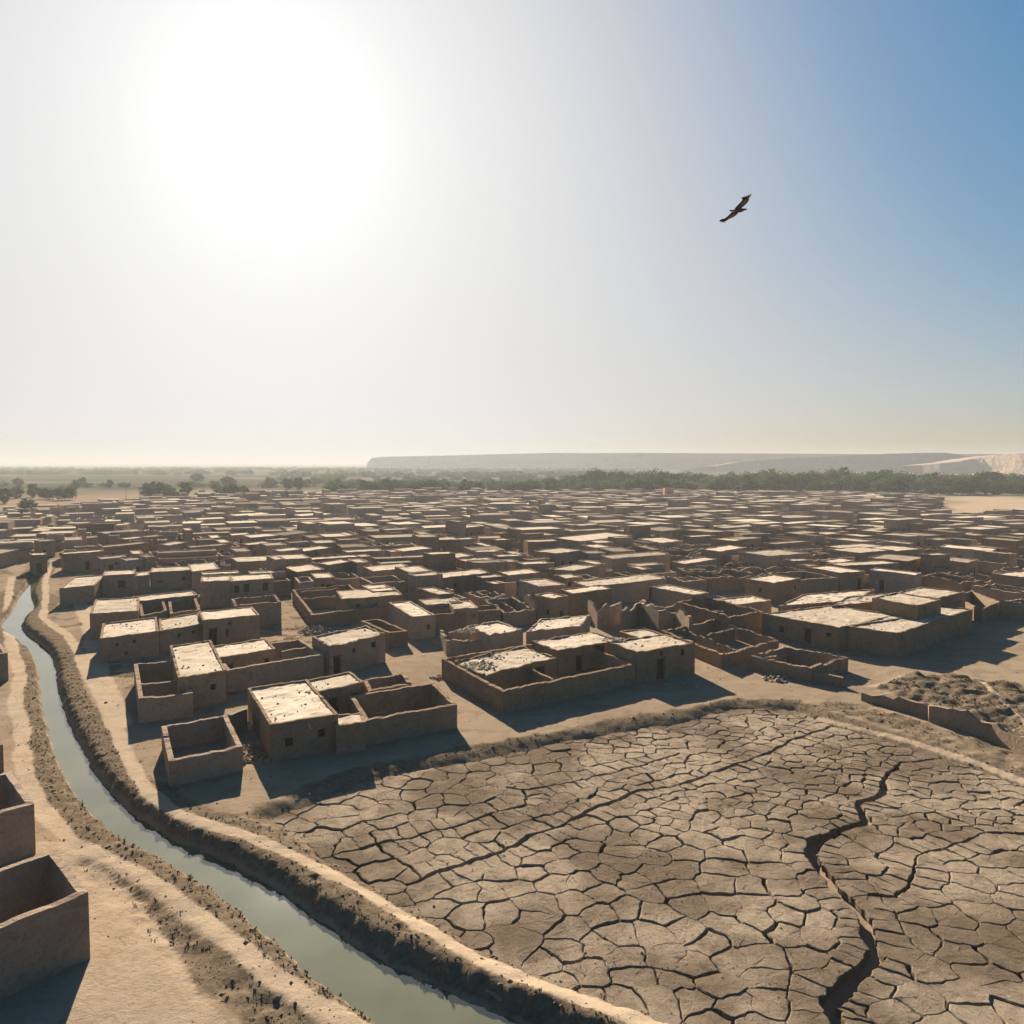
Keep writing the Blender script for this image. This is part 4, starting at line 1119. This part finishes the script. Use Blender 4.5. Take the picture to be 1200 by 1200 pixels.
# stones and mud-brick rubble strewn over the streets, sand and round the ruins
N = 8000
X = cr.uniform(-55, 62, N); Yp = 34+(cr.rand(N)**1.3)*100; Z, zp, zc, _ = terrain(X, Yp)
keep = (seg_dist(X, Yp, wc, ww)[0] > seg_dist(X, Yp, wc, ww)[1]+.6) & ~inside(X, Yp, FIELD) & (fbm(X*.25, Yp*.25, 77) > .46)
keep &= ~OCC[np.clip((Yp-OY0).astype(int), 0, OCC.shape[0]-1), np.clip((X-OX0).astype(int), 0, OCC.shape[1]-1)]
clods(X[keep], Yp[keep], Z[keep], .05, 'loose_stones', M['ground'], 'loose stones and lumps strewn over the bare ground')
def rubble(fr, p, r_, n, z0=0., hgt=.5):
    x, y = at(*px_of(fr, p), z0); q = np.sqrt(cr.rand(n))*r_; a = cr.uniform(0, 6.28, n)
    return x+q*np.cos(a), y+q*np.sin(a), z0+np.maximum(0, 1-(q/r_)**2)*hgt*cr.rand(n)
rb = [rubble('z5', (180,960), 1.8, 160), rubble('z5', (230,1000), 1.2, 90), rubble('z7', (270,790), 1.2, 60, 0, .3), rubble('z7', (770,750), 1.6, 120, 0, .4), rubble('z6', (60,620), 1.2, 70, 0, .3),
      rubble('z5', (480,400), 2.6, 240, 0, 1.0), rubble('z7', (940,540), 3.2, 420, 0, 1.5), rubble('z4', (1140,1010), .6, 40), rubble('z8', (230,560), 1.2, 60), rubble('z8', (720,560), 2.2, 120, 0, .5), rubble('z6', (1100,660), 1., 30),
      ]
rr_ = [rubble('z6', (190,400), 1.6, 160, 3.0, .3), rubble('z6', (250,560), 2.0, 150, 2.45, .2), rubble('z6', (300,520), 1.6, 60, 2.45, .15), rubble('z6', (880,440), 1.5, 90, 3.55, .2)]
clods(*[np.concatenate([q[i] for q in rr_]) for i in range(3)], .11, 'roof_rubble', M['roof'], 'crumbled mud lying on the broken roofs of the field edge houses')
clods(*[np.concatenate([q[i] for q in rb]) for i in range(3)], .13, 'mud_brick_rubble', M['mud'], 'heaps of fallen mud brick lying by the ruined walls and on broken roofs')
# ------------------------------------------------------------------ the soaring bird
bx_, by_, bz_ = 0, 0, 0
dist = 34.
rx = (865.5-600)/FPX; ry = (600-246.5)/FPX
dvec = np.array([rx, cos(PITCH)+ry*sin(PITCH), -sin(PITCH)+ry*cos(PITCH)])
bp = np.array([0, 0, CAM_H])+dvec*dist
bird = empty('soaring_raptor', tuple(bp)); tag(bird, 'brown bird of prey soaring with spread wings in the blue sky', 'bird')
def feather_mat(name, a, b):
    t = NT(name); mp = t.n('ShaderNodeMapping', i_Vector=t.pos()); t.col(t.mix(t.rng(t.noise(mp.outputs[0], 9, 4), .38, .62), a, b)); t.b.inputs['Roughness'].default_value = .8; return t.m
MF = [feather_mat('brown_feathers', (.075,.048,.032), (.125,.08,.05)), feather_mat('dark_feathers', (.016,.013,.013), (.03,.024,.022)), feather_mat('tan_feathers', (.26,.15,.08), (.2,.12,.07)), feather_mat('grey_tips', (.10,.10,.11), (.14,.14,.15))]
m = MB()
fw = np.array([1, -.05, .06]); fw /= np.linalg.norm(fw)
# body: a lofted spindle from tail root to beak
st = [(-.22,.03,0),(-.16,.055,0),(-.05,.085,-.005),(.08,.10,-.01),(.18,.085,0),(.25,.055,.012),(.29,.048,.02),(.335,.045,.024),(.37,.03,.022),(.40,.012,.012),(.415,.004,.0)]
rings = []
for s, r, dz in st:
    b = len(m.v); rings.append(b)
    for k in range(10):
        a = 2*pi*k/10; m.v.append(tuple(fw*s+np.array([0, cos(a)*r, sin(a)*r*.95+dz])))
for i in range(len(st)-1):
    for k in range(10):
        m.f.append((rings[i]+k, rings[i]+(k+1) % 10, rings[i+1]+(k+1) % 10, rings[i+1]+k)); m.m.append(1 if i >= 7 else 0)
m.f.append(tuple(rings[0]+k for k in range(10))); m.m.append(0); m.f.append(tuple(rings[-1]+k for k in reversed(range(10)))); m.m.append(1)
def wing(root, tip, chord_dir, arch):
    """root and tip of the leading edge; fingers spread at the end"""
    root, tip = np.array(root, float), np.array(tip, float); span = tip-root; cd = np.array(chord_dir, float)
    N_ = np.cross(span, cd); N_ /= np.linalg.norm(N_)
    us = [0, .12, .25, .4, .52, .62, .70]
    ch = [.30, .34, .37, .36, .34, .31, .27]; sw = [0, .055, .09, .10, .085, .04, -.02]
    top, bot = [], []
    for u, c, s in zip(us, ch, sw):
        le = root+span*u+cd*s+N_*arch*sin(pi*u)
        row = []; rowb = []
        for k in range(6):
            t = k/5; th = .018*(1-t)*(1-.5*u)+.003; p = le-cd*c*t+N_*(.02*sin(pi*t)); row.append(p+N_*th); rowb.append(p-N_*th)
        top.append(row); bot.append(rowb)
    for i in range(len(us)-1):
        for k in range(5):
            mt = 2 if (k in (1,2) and 2 <= i <= 4) else (1 if (k == 4 or i == 5) else 0)
            m.face([tuple(x) for x in (top[i][k], top[i+1][k], top[i+1][k+1], top[i][k+1])], mt)
            m.face([tuple(x) for x in (bot[i][k+1], bot[i+1][k+1], bot[i+1][k], bot[i][k])], mt)
        m.face([tuple(x) for x in (top[i][0], bot[i][0], bot[i+1][0], top[i+1][0])], 0)
        m.face([tuple(x) for x in (top[i][5], top[i+1][5], bot[i+1][5], bot[i][5])], 1)
    # primaries
    base = root+span*.68+cd*sw[-1]+N_*arch*sin(pi*.68)
    L_ = np.linalg.norm(span)
    sd = span/L_
    for k in range(6):
        t = k/5; a = -.12-.95*t
        d = sd*cos(a)+cd/np.linalg.norm(cd)*sin(a)*.9; ln = L_*(.34-.13*t); s0 = base-cd*(.02+.24*t)
        wv = np.cross(N_, d); wv /= np.linalg.norm(wv)
        P0 = [s0+wv*.034, s0+d*ln*.6+wv*.030+N_*.01*k*.2, s0+d*ln+N_*.03, s0+d*ln*.6-wv*.030, s0-wv*.034]
        up = N_*.005
        m.face([tuple(p+up) for p in P0], 3 if k < 1 else 1); m.face([tuple(p-up) for p in reversed(P0)], 3 if k < 2 else 1)
        for i in range(5):
            q = (i+1) % 5; m.face([tuple(x) for x in (P0[i]+up, P0[i]-up, P0[q]-up, P0[q]+up)], 1)
px_m = dist/FPX
wing((.06, -.04, .05), (17.5*px_m, -.30, 20*px_m), fw, .05)
wing((.02, .05, -.02), (-14.5*px_m, .6, -10.5*px_m), fw, .03)
m.build('body', MF, bird, (0, 0, 0), smooth=False)
t_ = MB()
for k in range(6):
    a = (k-2.5)*.13; d = -fw*cos(a)+np.array([0, .75, .35])*sin(a); wv = np.cross(d, (0, .4, .9)); wv /= np.linalg.norm(wv); s0 = -fw*.18
    P0 = [s0+wv*.02, s0+d*.20+wv*.034, s0+d*.24, s0+d*.20-wv*.034, s0-wv*.02]; up = np.array([0, .002, .004])*(1+k)
    t_.face([tuple(p+up) for p in P0], 1); t_.face([tuple(p-up*.5-np.array([0,0,.004])) for p in reversed(P0)], 1 if k not in (2,3) else 0)
t_.build('tail', MF, bird, (0, 0, 0))
for o in bird.children: o.location = (0, 0, 0)
bird.scale = (.86, .86, .86)

# ------------------------------------------------------------------ labels that single each building out
def fix_labels():
    """say of each remaining house what it has, and where it stands among the ones described by hand"""
    ordw = ['first','second','third','fourth','fifth','sixth','seventh','eighth','ninth','tenth','eleventh','twelfth','thirteenth','fourteenth','fifteenth','sixteenth','seventeenth','eighteenth','nineteenth','twentieth']
    tens = {2:'twenty', 3:'thirty', 4:'forty', 5:'fifty', 6:'sixty'}
    def ordn(i):
        if i < 20: return ordw[i]
        t, u = divmod(i+1, 10); return (tens[t]+'-'+ordw[u-1]) if u else tens[t][:-1]+'ieth'
    # bands of rows, near to far, and within each band from the left
    A = sorted(AUTO, key=lambda H: H['y'])
    vis = []
    for H in A:
        p = to_px(H['x'], H['y'], 2.5); H['px'] = p; vis.append(H)
    refs = [(0, 215, 'beyond the canal bend'), (215, 350, 'behind the three-window house'), (350, 480, 'behind the ragged walled compound'), (480, 620, 'behind the sunken courtyard house'),
            (620, 760, 'behind the tall broken ruins'), (760, 900, 'behind the bright roofed room'), (900, 1040, 'behind the L-shaped house'), (1040, 1400, 'at the village edge right of the L-shaped house'), (-400, 0, 'past the left edge')]
    for lo, hi, ref in refs:
        S = sorted([H for H in vis if lo <= H['px'][0] < hi], key=lambda H: H['y'])
        for i, H in enumerate(S):
            cs = H['cells']; nR = sum(c['k'] == 'R' for c in cs); nY = len(cs)-nR
            nd = sum(p[0] == 'door' for p in H['parts']); nw = sum(p[0] == 'window' for p in H['parts'])
            L = max(np.linalg.norm(c['q'][1]-c['q'][0]) for c in cs)
            if nR == 0: what = 'roofless walled plot'
            else:
                size = 'long' if L > 13.5 else 'small' if L < 7 else ''
                what = (size+' mud house').strip()
            H['root']['label'] = f"{what} {ref}, {ordn(i)} one back"
            H['root']['group'] = 'mud houses packed behind the front row'
fix_labels()
seen = {}
for r, x, y in TREES: seen.setdefault(r['label'], []).append((to_px(x, y, 3)[0], r))
for lab, L in seen.items():
    if len(L) > 1 and ' row of the green belt' in lab:
        L.sort(key=lambda q: q[0])
        od = ['first','second','third','fourth','fifth','sixth','seventh','eighth','ninth','tenth','eleventh','twelfth','thirteenth','fourteenth','fifteenth','sixteenth']
        for i, (p, r) in enumerate(L):
            r['label'] = (od[i] if i < len(od) else 'last')+' '+lab+', from the left'

# ------------------------------------------------------------------ light, sky and air
W_ = bpy.data.worlds.new('World'); sc.world = W_; W_.use_nodes = True
nt = W_.node_tree; bg = nt.nodes['Background']
sky = nt.nodes.new('ShaderNodeTexSky'); sky.sky_type = 'NISHITA'; sky.sun_disc = False
sky.sun_elevation = SUN_EL; sky.sun_rotation = -SUN_AZ
sky.air_density = 1.0; sky.dust_density = 2.0; sky.ozone_density = 5.0; sky.altitude = 0
def vm(op, a, b):
    o = nt.nodes.new('ShaderNodeVectorMath'); o.operation = op
    for i, v in enumerate((a, b)):
        if isinstance(v, bpy.types.NodeSocket): nt.links.new(v, o.inputs[i])
        elif i == 1 and op == 'SCALE': o.inputs['Scale'].default_value = v
        else: o.inputs[i].default_value = (v, v, v)
    return o.outputs[0]
# soft shoulder: dust evens the sky out except close round the sun
c1 = vm('SCALE', sky.outputs[0], .1)
lo_ = vm('SCALE', vm('DIVIDE', c1, vm('ADD', c1, .40)), .88)
gm = nt.nodes.new('ShaderNodeTexCoord'); dt = nt.nodes.new('ShaderNodeVectorMath'); dt.operation = 'DOT_PRODUCT'
nt.links.new(gm.outputs['Generated'], dt.inputs[0]); dt.inputs[1].default_value = (-sin(SUN_AZ)*cos(SUN_EL), cos(SUN_AZ)*cos(SUN_EL), sin(SUN_EL))
def mth(op, a, b):
    o = nt.nodes.new('ShaderNodeMath'); o.operation = op
    for i, v in enumerate((a, b)):
        if isinstance(v, bpy.types.NodeSocket): nt.links.new(v, o.inputs[i])
        else: o.inputs[i].default_value = v
    return o.outputs[0]
dpos = mth('MAXIMUM', dt.outputs['Value'], 0.)
aur = mth('ADD', mth('ADD', mth('MULTIPLY', mth('POWER', dpos, 150.), .15), mth('MULTIPLY', mth('POWER', dpos, 34.), .12)), mth('MULTIPLY', mth('POWER', dpos, 7.), .10))   # forward-scattering dust round the sun
cmb = nt.nodes.new('ShaderNodeCombineXYZ')
for i_ in range(3): nt.links.new(aur, cmb.inputs[i_])
hi_ = cmb.outputs[0]
c2 = vm('ADD', lo_, hi_)
# dust takes the colour out of the bright part of the sky, the clear part stays blue
bw = nt.nodes.new('ShaderNodeRGBToBW'); nt.links.new(c2, bw.inputs[0])
mr = nt.nodes.new('ShaderNodeMapRange'); nt.links.new(bw.outputs[0], mr.inputs[0])
for i_, v_ in ((1, .44), (2, .80), (3, 1.85), (4, .2)): mr.inputs[i_].default_value = v_
hs_ = nt.nodes.new('ShaderNodeHueSaturation'); nt.links.new(mr.outputs[0], hs_.inputs['Saturation']); nt.links.new(c2, hs_.inputs['Color'])
nt.links.new(vm('SCALE', hs_.outputs[0], 2.5), bg.inputs['Color']); bg.inputs['Strength'].default_value = .1
ld = bpy.data.lights.new('sun', 'SUN'); ld.energy = 5.0; ld.angle = radians(.5); ld.color = (1, .90, .75)
lo = bpy.data.objects.new('sun', ld); C.objects.link(lo)
sdir = np.array([-sin(SUN_AZ)*cos(SUN_EL), cos(SUN_AZ)*cos(SUN_EL), sin(SUN_EL)])
from mathutils import Vector
lo.rotation_euler = Vector(sdir).to_track_quat('Z', 'Y').to_euler(); lo.location = (0, 0, 60)

hz = bpy.data.materials.new('haze'); hz.use_nodes = True; ht = hz.node_tree; ht.nodes.clear()
ho = ht.nodes.new('ShaderNodeOutputMaterial'); hv = ht.nodes.new('ShaderNodeVolumePrincipled')
hv.inputs['Color'].default_value = (.41, .405, .40, 1); hv.inputs['Density'].default_value = .00024; hv.inputs['Anisotropy'].default_value = .15
ht.links.new(hv.outputs[0], ho.inputs['Volume'])
m = MB(); e = 46000
m.box((0, 20000, 38), (e, 0, 0), (0, 26000, 0), (0, 0, 44)); 
tag(m.build('haze', hz), 'pale dusty haze over the plain', 'haze', kind='stuff')

sc.view_settings.view_transform = 'Standard'; sc.view_settings.look = 'None'; sc.view_settings.exposure = 2.0; sc.view_settings.gamma = 1
sc.render.engine = 'CYCLES'; sc.cycles.use_denoising = True; sc.cycles.volume_bounces = 0; sc.cycles.max_bounces = 6; sc.cycles.diffuse_bounces = 3
